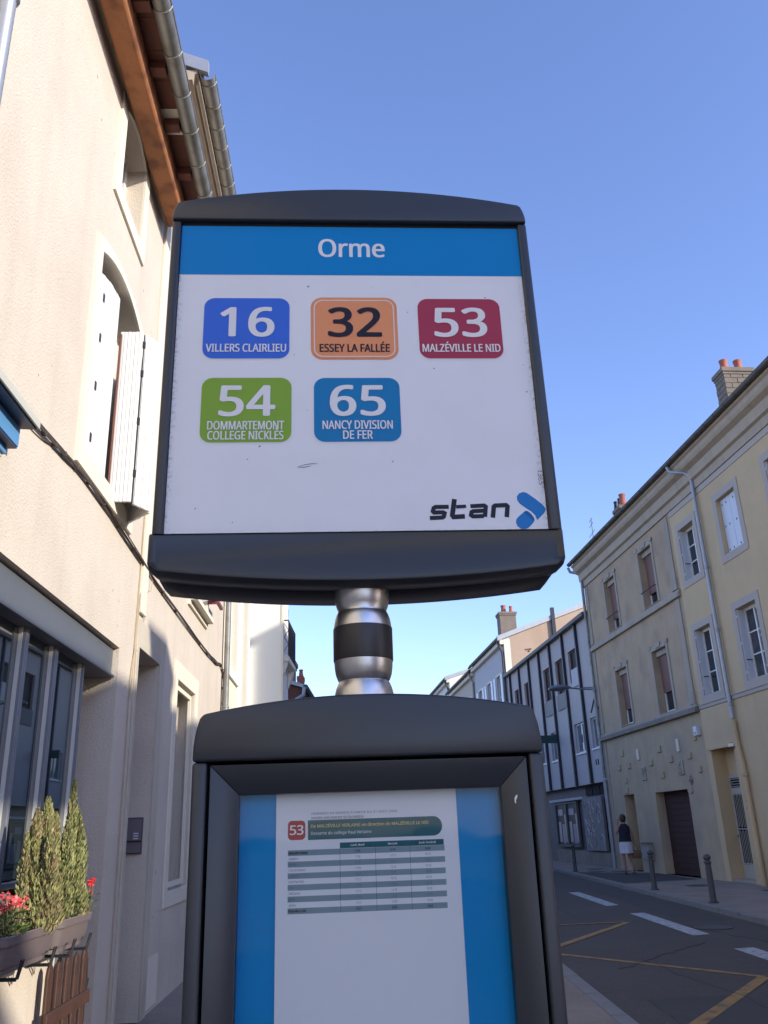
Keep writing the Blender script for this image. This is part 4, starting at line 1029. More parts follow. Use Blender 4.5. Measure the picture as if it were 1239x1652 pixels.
MB().box(XL2+0.02, XR2, -0.035, 0.0, 4.40, 4.50).build('string_course', 'grey_trim', hE, bevel=0.01, seg=1)
MB().box(XL2+0.02, XR2, -0.055, 0.0, 4.50, 4.525).build('string_course', 'grey_trim', hE)
mb = MB()
cornice(hE, XL2+0.0, XR2, 'cornice', 10.15)
MB().box(XL2, XR2, -0.02, 0.0, 9.98, 10.14).build('frieze', 'grey_trim', hE)
gutter(hE, XL2+0.0, XR2, -0.47, 11.12, 0.085, 'zinc_dark', 0.55)
roof(hE, XL2, XR2, -0.42, 9.0, 11.08, 0.45)
pipe(hE, [(2.55,-0.47,11.03),(2.62,-0.44,10.86),(2.98,-0.20,10.68),(3.10,-0.10,10.55),(3.10,-0.09,10.3),(3.12,-0.09,3.95)], 0.05, 'zinc_pale', [(3.12,-0.09,7.9),(3.12,-0.09,6.2),(3.12,-0.09,4.3)])
pipe(hE, [(3.12,-0.09,3.9),(3.14,-0.09,3.2),(3.22,-0.09,2.9),(3.24,-0.09,0.1)], 0.062, 'yellow', [(3.24,-0.09,2.6)])
MB().box(1.22, 1.50, -0.03, 0.0, 0.1, 3.35).build('door_jamb', 'yellow', hE, bevel=0.008, seg=1)
MB().box(1.25, 3.02, -0.05, 0.0, 3.36, 4.38).build('raised_panel', 'yellow', hE, bevel=0.02, seg=2)
MB().box(1.42, 2.80, -0.10, -0.051, 3.30, 3.40).build('lintel', 'yellow', hE, bevel=0.01)
MB().box(2.72, 3.00, -0.14, -0.051, 3.28, 3.36).build('bracket', 'surround', hE, bevel=0.01)
MB().box(4.30, 7.4, -0.03, 0.0, 0.1, 3.75).build('raised_panel', 'yellow', hE, bevel=0.02, seg=2)
MB().box(1.50, 2.72, 0.36, 0.40, 0.10, 3.35).build('recess_wall', 'yellow', hE)
MB().box(1.50, 2.72, 0.02, 0.36, 0.10, 0.17).build('doorstep', 'stone', hE)
# white door with the tall lattice grille and number
dr = MB().box(1.50, 2.30, 0.325, 0.355, 0.17, 2.66).build('door', 'door_white', hE, bevel=0.004, seg=1)
MB().box(1.60, 2.24, 0.318, 0.326, 0.50, 2.20).build('grille_back', 'dark_room', dr)
MB().box(1.58, 2.24, 0.318, 0.326, 2.34, 2.58).build('grille_back', 'dark_room', dr)
mb = MB()
for k in range(8):
    x = 1.63+k*0.083
    for (za, zb) in ((0.54,1.30),(1.38,2.16)):
        mb.tube([(x,0.312,za+0.03),(x,0.312,zb-0.03)], 0.0085, 5)
for k in range(4):
    x = 1.63+k*0.166
    for (za, zb) in ((0.54,1.30),(1.38,2.16)):
        for zz, s in ((za+0.03,-1),(zb-0.03,1)):
            mb.tube([(x,0.312,zz),(x+0.02,0.312,zz+0.02*s),(x+0.063,0.312,zz+0.02*s),(x+0.083,0.312,zz)], 0.0085, 5)
for z in (0.52, 1.34, 2.18): mb.box(1.58, 2.26, 0.306, 0.318, z-0.014, z+0.014)
mb.build('grille', 'door_white', dr)
MB().ring_xz([(1.60,2.36),(1.60,2.56),(2.22,2.56),(2.22,2.36)], [(1.615,2.375),(1.615,2.545),(2.205,2.545),(2.205,2.375)], 0.306, 0.318).ring_xz([(1.68,2.42),(1.68,2.50),(2.14,2.50),(2.14,2.42)], [(1.693,2.433),(1.693,2.487),(2.127,2.487),(2.127,2.433)], 0.306, 0.318).build('transom_grille', 'door_white', dr)
MB().box(1.545,1.575,0.28,0.325,1.15,1.20).build('handle', 'steel', dr)
chimney(hE, 3.35, 3.88, 1.0, 1.84, 11.4, 13.50, 'chim', [(3.62,1.2,0.40,0.13,'terracotta'),(3.62,1.62,0.40,0.13,'terracotta')], courses=True, cap=0.06)

# ---------------------------------------------------------------- RIGHT: modern panel house with dark posts
hF = right_thing('panel_house', 'low off white panelled house with dark vertical posts and shop below', 'house', -21.2)
F0, F1 = -21.2, -7.12
posts = [-8.66,-10.58,-12.60,-14.45,-16.38,-18.38,-20.38]
opsF = []
upW = [(-10.12,-8.90,6.95,8.22),(-12.10,-10.90,6.13,8.19),(-14.10,-12.80,6.12,8.17),(-17.72,-16.70,6.9,8.15),(-19.80,-18.64,6.9,8.13)]
loW = [(-10.30,-8.80,4.20,5.33),(-8.22,-7.16,4.22,5.33),(-13.88,-12.74,4.18,5.36),(-16.1,-14.7,4.18,5.36),(-18.0,-16.7,4.18,5.36),(-20.0,-18.6,4.18,5.36)]
mb = wall(MB(), F0, F1, 3.0, 9.1, [(*w_, 0, 0.15) for w_ in upW+loW]); mb.build('panel_wall', 'half_panel', hF)
MB().quad((F0,0,3.0),(F1,0,3.0),(F1,0.3,3.0),(F0,0.3,3.0)).build('soffit', 'shop_grey', hF)
mb = MB(); shell(mb, F0, F1, 0, 9.1, 8.0); mb.build('side_wall', 'half_panel', hF)
for i, w_ in enumerate(upW+loW):
    a,b,c,d = w_
    up = i < 5
    wn = window(hF, a, b, c, d, 0.09, 'timber_dark' if up else 'grey_white', 'glass_open' if up else 'glass_curtain', 2 if not up else 1, 1, w=0.06)
    if not up: MB().box(a-0.03, b+0.03, -0.05, 0.0, c-0.06, c-0.002).build('window_sill', 'grey_white', wn)
    if i in (1, 2): MB().box(a-0.02, b+0.02, -0.05, -0.02, c-0.02, c+0.62).build('balcony_panel', 'post_navy', wn)
    if i == 0: MB().box(a+0.35, b+0.02, -0.05, -0.02, c-0.22, c+0.48).build('balcony_panel', 'sign_blue' if False else 'pale_far', wn)
for x in posts:
    MB().box(x-0.055, x+0.055, -0.12, -0.001, 3.0, 9.05).build('post', 'post_navy', hF)
for (z) in (5.72,):
    pass
for k in range(14):
    x = F0+k*1.0
MB().box(F0-0.02, F1, -0.22, 0.0, 9.06, 9.22).build('gutter', 'zinc_dark', hF, bevel=0.02)
roof(hF, F0, F1, -0.1, 8.0, 9.2, 0.02, 'zinc_dark', 0.06)
MB().box(-8.1, -8.0, -0.01, 0.0, 3.62, 3.82).box(-7.85, -7.75, -0.01, 0.0, 3.62, 3.82).build('vent', 'dark_room', hF)
# ground floor shop
MB().quad((F0,0.25,0.0),(F1,0.25,0.0),(F1,0.25,3.0),(F0,0.25,3.0)).build('ground_floor_wall', 'shop_grey', hF)
MB().box(-15.3, -10.45, 0.05, 0.25, 2.50, 2.60).build('shop_rail', 'half_panel', hF)
for (a, b) in ((-14.7,-13.1),(-13.1,-11.5)):
    mb = MB(); frame_bars(mb, a, b, 0.72, 2.46, 0.10, 0.2, 0.07); w_ = mb.build('shop_window', 'shop_grey', hF)
    MB().box(a+0.05, b-0.05, 0.16, 0.17, 0.78, 2.40).build('pane', 'glass_dull', w_)
    for (pa, pb, za, zb, mt) in ((a+0.25,a+0.62,0.9,1.7,'poster_white'), (a+0.75,a+1.15,0.85,1.6,'poster_blue'), (b-0.42,b-0.15,0.9,2.0,'poster_white'), (a+0.3,a+1.0,1.95,2.2,'poster_blue')):
        MB().box(pa, pb, 0.150, 0.158, za, zb).build('poster', mt, w_)
MB().box(-10.40, -8.06, 0.02, 0.12, 0.64, 2.54).build('roller_shutter', 'graffiti', hF)
gs = [o for o in hF.children if o.name.startswith('roller_shutter')][0]
rnd = random.Random(4)
for k in range(34):
    cx = rnd.uniform(-10.2,-8.3); cz = rnd.uniform(0.85,2.35); r = rnd.uniform(0.08,0.2); pts = []
    a0 = rnd.random()*6; st = rnd.uniform(0.5, 1.2)
    for j in range(8): pts.append((cx+r*math.cos(a0+j*st*0.5)*(1+j*0.05), 0.016, cz+r*1.2*math.sin(a0+j*st*0.5)))
    MB().tube(pts, 0.016, 4).build('graffiti_stroke', 'graffiti_ink' if k % 3 else 'graffiti_ink2', gs)
MB().box(-7.75, -7.02-0.12, 0.15, 0.2, 0.2, 2.5).build('door', 'blue_door', hF)
for k in range(3): MB().box(-10.3+k*0.9, -9.5+k*0.9, 0.18, 0.24, 2.62, 2.95).build('fanlight', 'dark_room', hF)
MB().box(-15.0, -7.2, 0.1, 0.249, 0.0, 0.60).build('stall_riser', 'stone_dark', hF)

lampo = right_thing('street_lamp', 'grey wall lamp reaching over the street from the beige house corner', 'street lamp', -7.05, -0.1, 6.2)
MB().tube([(-7.02,-0.05,6.25),(-7.15,-0.5,6.28),(-7.3,-0.95,6.36)], 0.03, 8).tube([(-7.02,-0.05,6.33),(-7.15,-0.5,6.33)], 0.02, 6).build('arm', 'lamp_grey', lampo, smooth=True)
mb = MB(); prof = [(0.0,0.04),(0.12,0.12),(0.40,0.20),(0.7,0.17),(0.85,0.05)]
rings = []
for i, (t_, r) in enumerate(prof):
    c = Vector((-7.28-0.02*t_, -0.90-t_, 6.37-0.05*t_*t_))
    rings.append([(c.x+1.25*r*math.cos(a*math.pi/5), c.y, c.z+0.6*r*math.sin(a*math.pi/5)) for a in range(10)])
vs = [q for r in rings for q in r]; fs = []
for i in range(len(rings)-1):
    for k in range(10): fs.append((i*10+k, i*10+(k+1)%10, (i+1)*10+(k+1)%10, (i+1)*10+k))
fs.append(tuple(range(9,-1,-1))); fs.append(tuple(range(40,50))); mb.add(vs, fs)
mb.build('lamp_head', 'lamp_grey', lampo, smooth=True)
MB().box(-7.2, -7.06, -0.1, 0.0, 5.55, 5.62).tube([(-7.04,-0.12,5.95),(-7.1,-0.3,5.4)], 0.03, 6).build('bracket', 'black_iron', lampo)
gsn = right_thing('projecting_sign', 'dark green sign projecting from the panel house wall', 'sign', -12.6, 0, 4.8)
MB().box(-12.64, -12.54, -1.15, -0.12, 4.85, 5.17).build('sign_board', 'green_sign', gsn, bevel=0.01)
MB().tube([(-12.59,-0.3,5.2),(-12.59,0.0,5.2)], 0.02, 6).build('bracket', 'black_iron', gsn)

# ---------------------------------------------------------------- RIGHT: farther houses
def far_house(name, label, x0, x1, zeave, mt, wins, slope=0.36, depth=11.0, shut=False, roofm='roof'):
    h = right_thing(name, label, 'house', x0)
    mb = wall(MB(), x0, x1, 0, zeave, [(*w_, 0, 0.2) for w_ in wins]); 
    zr = zeave+slope*depth/2
    for x in (x0, x1):
        mb.poly([(x,0,0),(x,depth,0),(x,depth,zeave),(x,depth/2,zr),(x,0,zeave)])
    mb.quad((x0,depth,0),(x1,depth,0),(x1,depth,zeave),(x0,depth,zeave))
    mb.build('wall', mt, h)
    for w_ in wins:
        a,b,c,d = w_
        wn = window(h, a, b, c, d, 0.12, 'white_paint', 'glass', 2, 2, w=0.07)
        right_surround(wn, a, b, c, d, 0.12, 0.02, 'surround')
        if shut:
            for (xa, xb) in ((a-0.62,a-0.13),(b+0.13,b+0.62)): MB().box(xa, xb, -0.075, -0.03, c, d).build('shutter', 'grey_white', wn)
    MB().box(x0, x1, -0.22, 0.0, zeave-0.28, zeave-0.02).build('cornice', 'surround', h)
    gutter(h, x0, x1, -0.33, zeave+0.02, 0.08, 'zinc_dark', 0)
    roof(h, x0+0.001, x1-0.14, -0.34, depth, zeave+0.02, slope, roofm, 0.12)
    return h
# gable house (its bare side wall faces the camera above the panel house)
hG = far_house('gable_house', 'white fronted house with a bare tan side wall above the panel house', -30.2, -21.3, 11.2, 'pale_far',
               [(-29.0,-27.9,7.3,9.5),(-26.4,-25.3,7.3,9.5),(-23.8,-22.7,7.3,9.5),(-29.0,-27.9,3.8,6.0),(-26.4,-25.3,3.8,6.0),(-23.8,-22.7,3.8,6.0)], shut=True)
zr = 11.2+0.36*5.5
MB().poly([(-21.29,0.35,9.2),(-21.29,11,9.2),(-21.29,11,11.2),(-21.29,5.5,zr),(-21.29,0.35,11.2+0.36*0.35)]).build('side_wall', 'tan_wall', hG)
MB().poly([(-21.292,0,9.2),(-21.292,0.5,9.2),(-21.292,0.42,11.2),(-21.292,0,11.2)]).build('render_edge', 'surround', hG)
MB().ext_yz([(-0.35,11.10),(5.5,zr+0.02),(11.2,11.15),(11.2,11.42),(5.5,zr+0.30),(-0.35,11.36)], -21.42, -21.20).build('coping', 'roof_metal', hG)
pipe(hG, [(-21.5,-0.33,11.1),(-21.45,-0.2,10.8),(-21.42,-0.09,10.5),(-21.42,-0.09,3.0)], 0.075, 'zinc_dark')
chimney(hG, -22.3, -21.5, -0.05, 0.85, 11.1, 12.75, 'chim', [(-22.0,0.3,0.50,0.16,'terracotta'),(-21.7,0.65,0.38,0.11,'terracotta')])
MB().box(-21.285, -21.12, 2.75, 2.95, 9.1, 12.9).build('flue', 'post_navy', hG)
MB().lathe([(0.05,9.9),(0.05,10.9),(0.09,10.9),(0.09,11.0)], -21.0, 4.3, 8).build('vent_pipe', 'black_iron', hG)
MB().tube([(-21.28,1.2,10.6),(-21.26,1.5,10.65),(-21.27,1.35,10.5)], 0.05, 5).build('wall_hole', 'stone_dark', hG)
hH = far_house('far_beige_house', 'beige house beyond the gable house with a curved downpipe', -40.0, -30.25, 11.0, 'beige_far',
               [(-38.8,-37.7,7.4,9.5),(-35.4,-34.3,7.4,9.5),(-32.8,-31.7,7.4,9.5),(-35.4,-34.3,3.9,6.0)])
pipe(hH, [(-30.45,-0.33,10.9),(-30.4,-0.2,10.6),(-30.38,-0.09,10.3),(-30.38,-0.09,3.0)], 0.075, 'zinc')
hI = far_house('far_white_house', 'farthest white house with a pale gable at the end of the row', -55.0, -40.05, 12.2, 'white_wall',
               [(-53.0,-51.8,8.2,10.4),(-49.0,-47.8,8.2,10.4),(-44.5,-43.3,8.2,10.4),(-44.5,-43.3,4.2,6.4)], slope=0.3)
MB().ext_yz([(-0.35,12.1),(5.5,13.85),(11.2,12.15),(11.2,12.4),(5.5,14.15),(-0.35,12.36)], -40.2, -39.98).build('coping', 'roof_metal', hI)
pipe(hI, [(-40.3,-0.33,12.1),(-40.25,-0.2,11.7),(-40.22,-0.09,11.4),(-40.22,-0.09,3.0)], 0.08, 'zinc_dark')
chimney(hI, -54.5, -53.4, 1.0, 1.9, 12.3, 13.3, 'terracotta', [(-54.2,1.4,0.3,0.15,'terracotta'),(-53.7,1.4,0.3,0.15,'terracotta')])

def closing_house(name, label, loc, rz, w, d, h_, mt):
    t = thing(name, label, 'house', loc, rz)
    wins = [(x-0.5, x+0.5, z, z+1.7) for x in [w*(k+0.5)/max(1, int(w/2.8)) for k in range(max(1, int(w/2.8)))] for z in (1.1, 4.2, 7.0) if z+2 < h_]
    mb = wall(MB(), 0, w, 0, h_, [(*q, 0, 0.2) for q in wins]); shell(mb, 0, w, 0, h_, d); mb.build('wall', mt, t)
    for q in wins: window(t, *q, 0.12, 'white_paint', 'glass', 2, 2, w=0.07)
    zr = h_+0.4*d/2
    MB().ext_yz([(-0.3, h_), (d/2, zr), (d+0.3, h_), (d+0.3, h_+0.12), (d/2, zr+0.12), (-0.3, h_+0.12)], -0.1, w+0.1).build('roof', 'roof', t)
closing_house('street_house', 'cream house farther up the left side, hidden behind the sign', (-3.1, 34.0, 0.0), RAD(93), 14.0, 6.0, 5.0, 'beige_far')
closing_house('street_house', 'white house near the far end of the left side, hidden behind the sign', (-3.9, 49.0, 0.0), RAD(93), 18.0, 7.0, 6.0, 'white_wall')
closing_house('end_house', 'pale house closing the far end of the street, hidden behind the sign', (-6.0, 96.0, 0.0), RAD(4), 14.0, 9.0, 7.5, 'beige_far')

# ---------------------------------------------------------------- RIGHT: houses beside and behind the camera (they shade the street)
def near_house(name, label, x0, x1, ze, mt, slope=0.12, dep=9.0):
    wins = []
    n = max(1, int((x1-x0)/2.8))
    for k in range(n):
        cx = x0+(x1-x0)*(k+0.5)/n
        for z in (1.2, 4.4) + ((7.4,) if ze > 9 else ()): 
            if z+1.8 < ze: wins.append((cx-0.5, cx+0.5, z, z+1.7))
    h = right_thing(name, label, 'house', x0)
    mb = wall(MB(), x0, x1, 0, ze, [(*w_, 0, 0.2) for w_ in wins]); shell(mb, x0, x1, 0, ze, dep); mb.build('wall', mt, h)
    for w_ in wins: window(h, *w_, 0.12, 'white_paint', 'glass', 2, 2, w=0.07)
    roof(h, x0, x1, -0.3, dep, ze, slope)
    return h
S2 = near_house('corner_house', 'grey beige three storey house right of the yellow house, outside the photo', 12.25, 16.0, 10.2, 'stone')
chimney(S2, 13.4, 14.2, 0.3, 0.9, 10.1, 11.2, 'chim')
S1 = near_house('terrace_house', 'low ochre terrace house beside the bus stop, outside the photo', 16.05, 26.0, 8.05, 'yellow')
chimney(S1, 24.0, 24.75, 0.1, 0.7, 8.0, 8.95, 'chim')
S0 = near_house('back_house', 'pale tall house behind the photographer, outside the photo', 30.2, 44.0, 7.75, 'beige', dep=4.0)

gt = right_thing('added_shade_block', 'added unseen shade block spanning between the terrace and the house behind, outside the photo', 'shade block', 26.0)
MB().box(26.0, 30.2, 0.0, 0.4, 7.5, 8.35).build('lintel', 'stone', gt)  # unseen block added to keep sun off the shop frames opposite
# ---------------------------------------------------------------- bollards
def bollard(x, y, label):
    b = thing('bollard', label, 'bollard', (x, y, 0.104), 0, 'grey bollards on the far pavement')
    MB().lathe([(0.10,0.0),(0.10,0.02),(0.068,0.035),(0.062,0.08),(0.058,0.60),(0.052,0.69)], n=18).build('post', 'iron_grey', b, smooth=True)
    MB().lathe([(0.052,0.69),(0.074,0.70),(0.074,0.725),(0.05,0.735),(0.046,0.75)], n=18).build('collar', 'iron_grey', b, smooth=True)
    MB().lathe([(0.046,0.75),(0.066,0.775),(0.072,0.80),(0.066,0.83),(0.045,0.855),(0.012,0.866)], n=18).build('ball_cap', 'iron_grey', b, smooth=True)
    return b
bollard(6.02, 17.9, 'nearest dark grey bollard with ball top, by the garage edge')
bollard(5.98, 21.7, 'dark grey bollard in the middle, beside the walking woman')
bollard(5.98, 31.0, 'farthest dark grey bollard in front of the shop window')

# ---------------------------------------------------------------- person
def skin_mesh(name, verts, edges, radii, mt, parent, sub=2, root=0):
    me = bpy.data.meshes.new(name); me.from_pydata(verts, edges, [])
    o = bpy.data.objects.new(name, me); COL.objects.link(o)
    o.modifiers.new('s', 'SKIN'); m2 = o.modifiers.new('b', 'SUBSURF'); m2.levels = sub; m2.render_levels = sub
    for i, r in enumerate(radii):
        me.skin_vertices[0].data[i].radius = r if isinstance(r, tuple) else (r, r)
        me.skin_vertices[0].data[i].use_root = (i == root)
    dg = bpy.context.evaluated_depsgraph_get(); dg.update()
    nm = bpy.data.meshes.new_from_object(o.evaluated_get(dg))
    bpy.data.objects.remove(o)
    nm.materials.clear(); nm.materials.append(M[mt]); nm.name = name
    nm.polygons.foreach_set("use_smooth", [True]*len(nm.polygons))
    r_ = bpy.data.objects.new(name, nm); COL.objects.link(r_); r_.parent = parent
    return r_
pe = thing('person', 'woman seen from behind in navy sleeveless top and white skirt, hand to her head', 'person', (7.09, 28.3, 0.104), RAD(2))
J = [(0,0,0.93),(0,0.0,1.08),(0,0.0,1.24),(0,0.01,1.38),(0,0.01,1.45),(0,0.02,1.53),(0,0.02,1.62),(0,0.02,1.68),            # 0-7 pelvis..crown
     (-0.10,0,0.88),(-0.10,0.03,0.50),(-0.09,-0.02,0.10),(-0.09,0.10,0.035),                                              # 8-11 left leg
     (0.10,0,0.88),(0.10,0.10,0.50),(0.13,-0.10,0.17),(0.14,-0.04,0.05),                                              # 12-15 right leg
     (-0.16,0.01,1.37),(-0.26,0.0,1.16),(-0.20,0.10,1.36),(-0.12,0.10,1.52),                                               # 16-19 left arm to head
     (0.16,0.01,1.37),(0.23,-0.02,1.12),(0.27,0.04,0.90),(0.28,0.05,0.80)]                                               # 20-23 right arm
E_ = [(0,1),(1,2),(2,3),(3,4),(4,5),(5,6),(6,7),(0,8),(8,9),(9,10),(10,11),(0,12),(12,13),(13,14),(14,15),(3,16),(16,17),(17,18),(18,19),(3,20),(20,21),(21,22),(22,23)]
Rr = [(0.15,0.11),(0.12,0.09),(0.14,0.10),(0.10,0.08),0.052,0.075,(0.08,0.095),0.05,0.085,0.055,0.036,0.03,0.085,0.055,0.036,0.03,0.055,0.042,0.034,0.03,0.055,0.042,0.034,0.03]
body = skin_mesh('body', J, E_, Rr, 'skin', pe)
MB().tube([(-0.125,0.11,1.53),(-0.115,0.115,1.60)], [0.012,0.009], 6).tube([(-0.14,0.09,1.52),(-0.14,0.10,1.58)], [0.012,0.009], 6).tube([(-0.10,0.13,1.52),(-0.09,0.14,1.59)], [0.012,0.009], 6).build('hand_fingers', 'skin', body, smooth=True)
def ell_rings(rings, name, mt, par, n=20):
    mb = MB(); vs = []; fs = []
    for (cx, cy, z, rx, ry, wob) in rings:
        for k in range(n):
            a = 2*math.pi*k/n; w = 1+wob*math.sin(a*7+z*9)
            vs.append((cx+rx*w*math.cos(a), cy+ry*w*math.sin(a), z))
    for i in range(len(rings)-1):
        for k in range(n): fs.append((i*n+k, i*n+(k+1)%n, (i+1)*n+(k+1)%n, (i+1)*n+k))
    mb.add(vs, fs); return mb.build(name, mt, par, smooth=True)
ell_rings([(0,0,0.93,0.205,0.15,0.03),(0,0,1.02,0.185,0.145,0.02),(0,0,1.15,0.17,0.13,0.02),(0,0,1.28,0.185,0.13,0.01),(0,0.0,1.37,0.165,0.11,0),(0,0.01,1.42,0.12,0.085,0),(0,0.01,1.45,0.08,0.07,0)], 'top', 'navy_cloth', pe)
ell_rings([(0,0,0.96,0.175,0.135,0),(0,0,0.88,0.195,0.15,0.02),(0,0.01,0.75,0.20,0.16,0.05),(0,0.01,0.60,0.205,0.18,0.08)], 'skirt', 'white_cloth', pe)
ell_rings([(0,-0.01,1.50,0.055,0.05,0.05),(0,-0.01,1.53,0.085,0.085,0.05),(0,0.0,1.60,0.100,0.108,0.03),(0,0.0,1.67,0.095,0.105,0.03),(0,0.01,1.725,0.06,0.07,0.0),(0,0.01,1.74,0.01,0.01,0)], 'hair', 'hair', pe)
MB().lathe([(0.005,1.62),(0.035,1.635),(0.045,1.66),(0.035,1.69),(0.005,1.70)], 0.0, -0.115, 10).build('hair_bun', 'hair', pe, smooth=True)
for (x, y, z) in ((-0.09, 0.04, 0.0), (0.14, -0.07, 0.03)):
    MB().box(x-0.04, x+0.04, y-0.10, y+0.12, z, z+0.025).build('sandal', 'shoe', pe, bevel=0.01)
bagt = thing('handbag', 'brown leather handbag carried in the woman\'s right hand', 'handbag', (7.09+0.30, 28.3, 0.55))
mbx = MB().ext_xz([(-0.13,0.0),(0.13,0.0),(0.16,0.12),(0.12,0.24),(-0.12,0.24),(-0.16,0.12)], -0.06, 0.06)
mbx.build('bag_body', 'bag', bagt, bevel=0.03, seg=3, smooth=True)
MB().tube([(-0.08,0.05,0.23),(-0.05,0.05,0.36),(0.05,0.05,0.36),(0.08,0.05,0.23)], 0.010, 6).build('handle', 'bag', bagt)

# ---------------------------------------------------------------- THE BUS STOP SIGN
SA = RAD(3.86)
sg = thing('bus_stop_sign', 'anthracite bus stop sign with white route panel above a glazed timetable case', 'bus stop sign', (-0.04, 1.24, 0.12), SA, None, (0, 0, 0.12))
TH = 0.11
def arc_top(xl, xr, zc, zm, n=22):
    """points from right shoulder to left shoulder along a shallow arch"""
    w = (xr-xl)/2; cx = (xl+xr)/2; r = zm-zc; R_ = (w*w+r*r)/(2*r); t0 = math.asin(w/R_)
    return [(cx+R_*math.sin(t0-2*t0*k/n), zm-R_+R_*math.cos(t0-2*t0*k/n)) for k in range(n+1)]
def cap_outline(xl, xr, zb, zs, zt, zm, inset):
    right = [(xr, zb), (xr-0.0005, zs), (xr-inset*0.25, zs+(zt-zs)*0.45), (xr-inset*0.6, zs+(zt-zs)*0.85)]
    left = [(xl+inset*0.6, zs+(zt-zs)*0.85), (xl+inset*0.25, zs+(zt-zs)*0.45), (xl+0.0005, zs), (xl, zb)]
    return right + arc_top(xl+inset, xr-inset, zt, zm) + left
# flag
def bev_build(mb, name, mt, par, b=0.004, seg=3): return mb.build(name, mt, par, bevel=b, seg=seg, smooth=True)
bev_build(MB().ext_xz(cap_outline(-0.3145, 0.3145, 2.6165, 2.628, 2.656, 2.687, 0.012), -0.004, TH), 'top_cap', 'anthracite', sg)
bev_build(MB().ext_xz([(-0.3145,2.0305),(-0.2985,2.0305),(-0.2985,2.6155),(-0.3140,2.6155)], -0.001, TH-0.002), 'side_rail', 'anthracite', sg, 0.0035)
bev_build(MB().ext_xz([(0.2995,2.0305),(0.3185,2.0305),(0.3145,2.6155),(0.2985,2.6155)], -0.001, TH-0.002), 'side_rail', 'anthracite', sg, 0.0035)
def bottom_outline(x, zt, zs, zc, zm, inset):
    pts = [(-x, zt)] + [(-x, zs)] + [(-x+inset*0.25, zs-(zs-zc)*0.5)]
    a = arc_top(-x+inset, x-inset, -zc, -zm)
    pts += [(px_, -pz) for px_, pz in a[::-1]]
    pts += [(x-inset*0.25, zs-(zs-zc)*0.5), (x, zs), (x, zt)]
    return pts
# front and rear shells of the rounded bottom, lofted so the lower edge rolls under
def bottom_shell(name, x, ys, rolls, zt, par):
    mb = MB(); rings = []
    for y, r in zip(ys, rolls):
        o = bottom_outline(x-r*0.6, zt, 1.985, 1.966+r, 1.946+r*1.2, 0.014)
        rings.append([(px_, y, pz) for px_, pz in o])
    n = len(rings[0]); vs = [q for r in rings for q in r]; fs = [tuple(range(n))]
    for i in range(len(rings)-1):
        for k in range(n):
            j = (k+1) % n; fs.append((i*n+k, (i+1)*n+k, (i+1)*n+j, i*n+j))
    fs.append(tuple(range(len(rings)*n-1, (len(rings)-1)*n-1, -1))); mb.add(vs, fs)
    return mb.build(name, 'anthracite', par, smooth=True)
bottom_shell('bottom_cap', 0.3185, (-0.008,-0.0115,-0.010,-0.002,0.012,0.046), (0.020,0.012,0.006,0.001,0.0,0.004), 2.0290, sg)
bottom_shell('rear_bottom_cap', 0.3125, (0.049,0.056,0.105,0.120,0.126), (0.004,-0.001,-0.003,0.001,0.010), 2.0290, sg)
bev_build(MB().box(-0.297, 0.2985, 0.02, TH-0.004, 2.029, 2.616), 'core', 'black_gap', sg, 0.001, 1)
pan = MB().box(-0.2975, 0.2985, 0.006, 0.018, 2.0312, 2.6095).build('face_panel', 'panel', sg)
MB().box(-0.2975, 0.2985, 0.0062, 0.019, 2.6096, 2.6164).build('face_joint', 'black_gap', sg)
YP = 0.0060
def poly_flat(pts, y, name, mt, par):
    return MB().poly([(x, y, z) for x, z in pts]).build(name, mt, par)
def rrect(x0, x1, z0, z1, r, n=6):
    pts = []
    for cx, cz, a0 in ((x1-r, z0+r, -90), (x1-r, z1-r, 0), (x0+r, z1-r, 90), (x0+r, z0+r, 180)):
        for k in range(n+1):
            a = RAD(a0+90*k/n); pts.append((cx+r*math.cos(a), cz+r*math.sin(a)))
    return pts
import os
FONT = None
try:
    _f = os.path.join(bpy.utils.system_resource('DATAFILES'), 'fonts', 'NotoSansHebrew-Regular.woff2')     # ships with Blender
    if os.path.exists(_f): FONT = bpy.data.fonts.load(_f)
except Exception:
    FONT = None
def glyphs(body_, space=1.0):
    cu = bpy.data.curves.new('lettering', 'FONT'); cu.body = body_; cu.size = 1.0; cu.resolution_u = 6; cu.space_character = space
    if FONT: cu.font = FONT
    o = bpy.data.objects.new('lettering', cu); COL.objects.link(o)
    dg = bpy.context.evaluated_depsgraph_get()
    me = bpy.data.meshes.new_from_object(o.evaluated_get(dg)); bpy.data.objects.remove(o)
    return me
CAPH = max(v.co.y for v in glyphs('H').vertices)
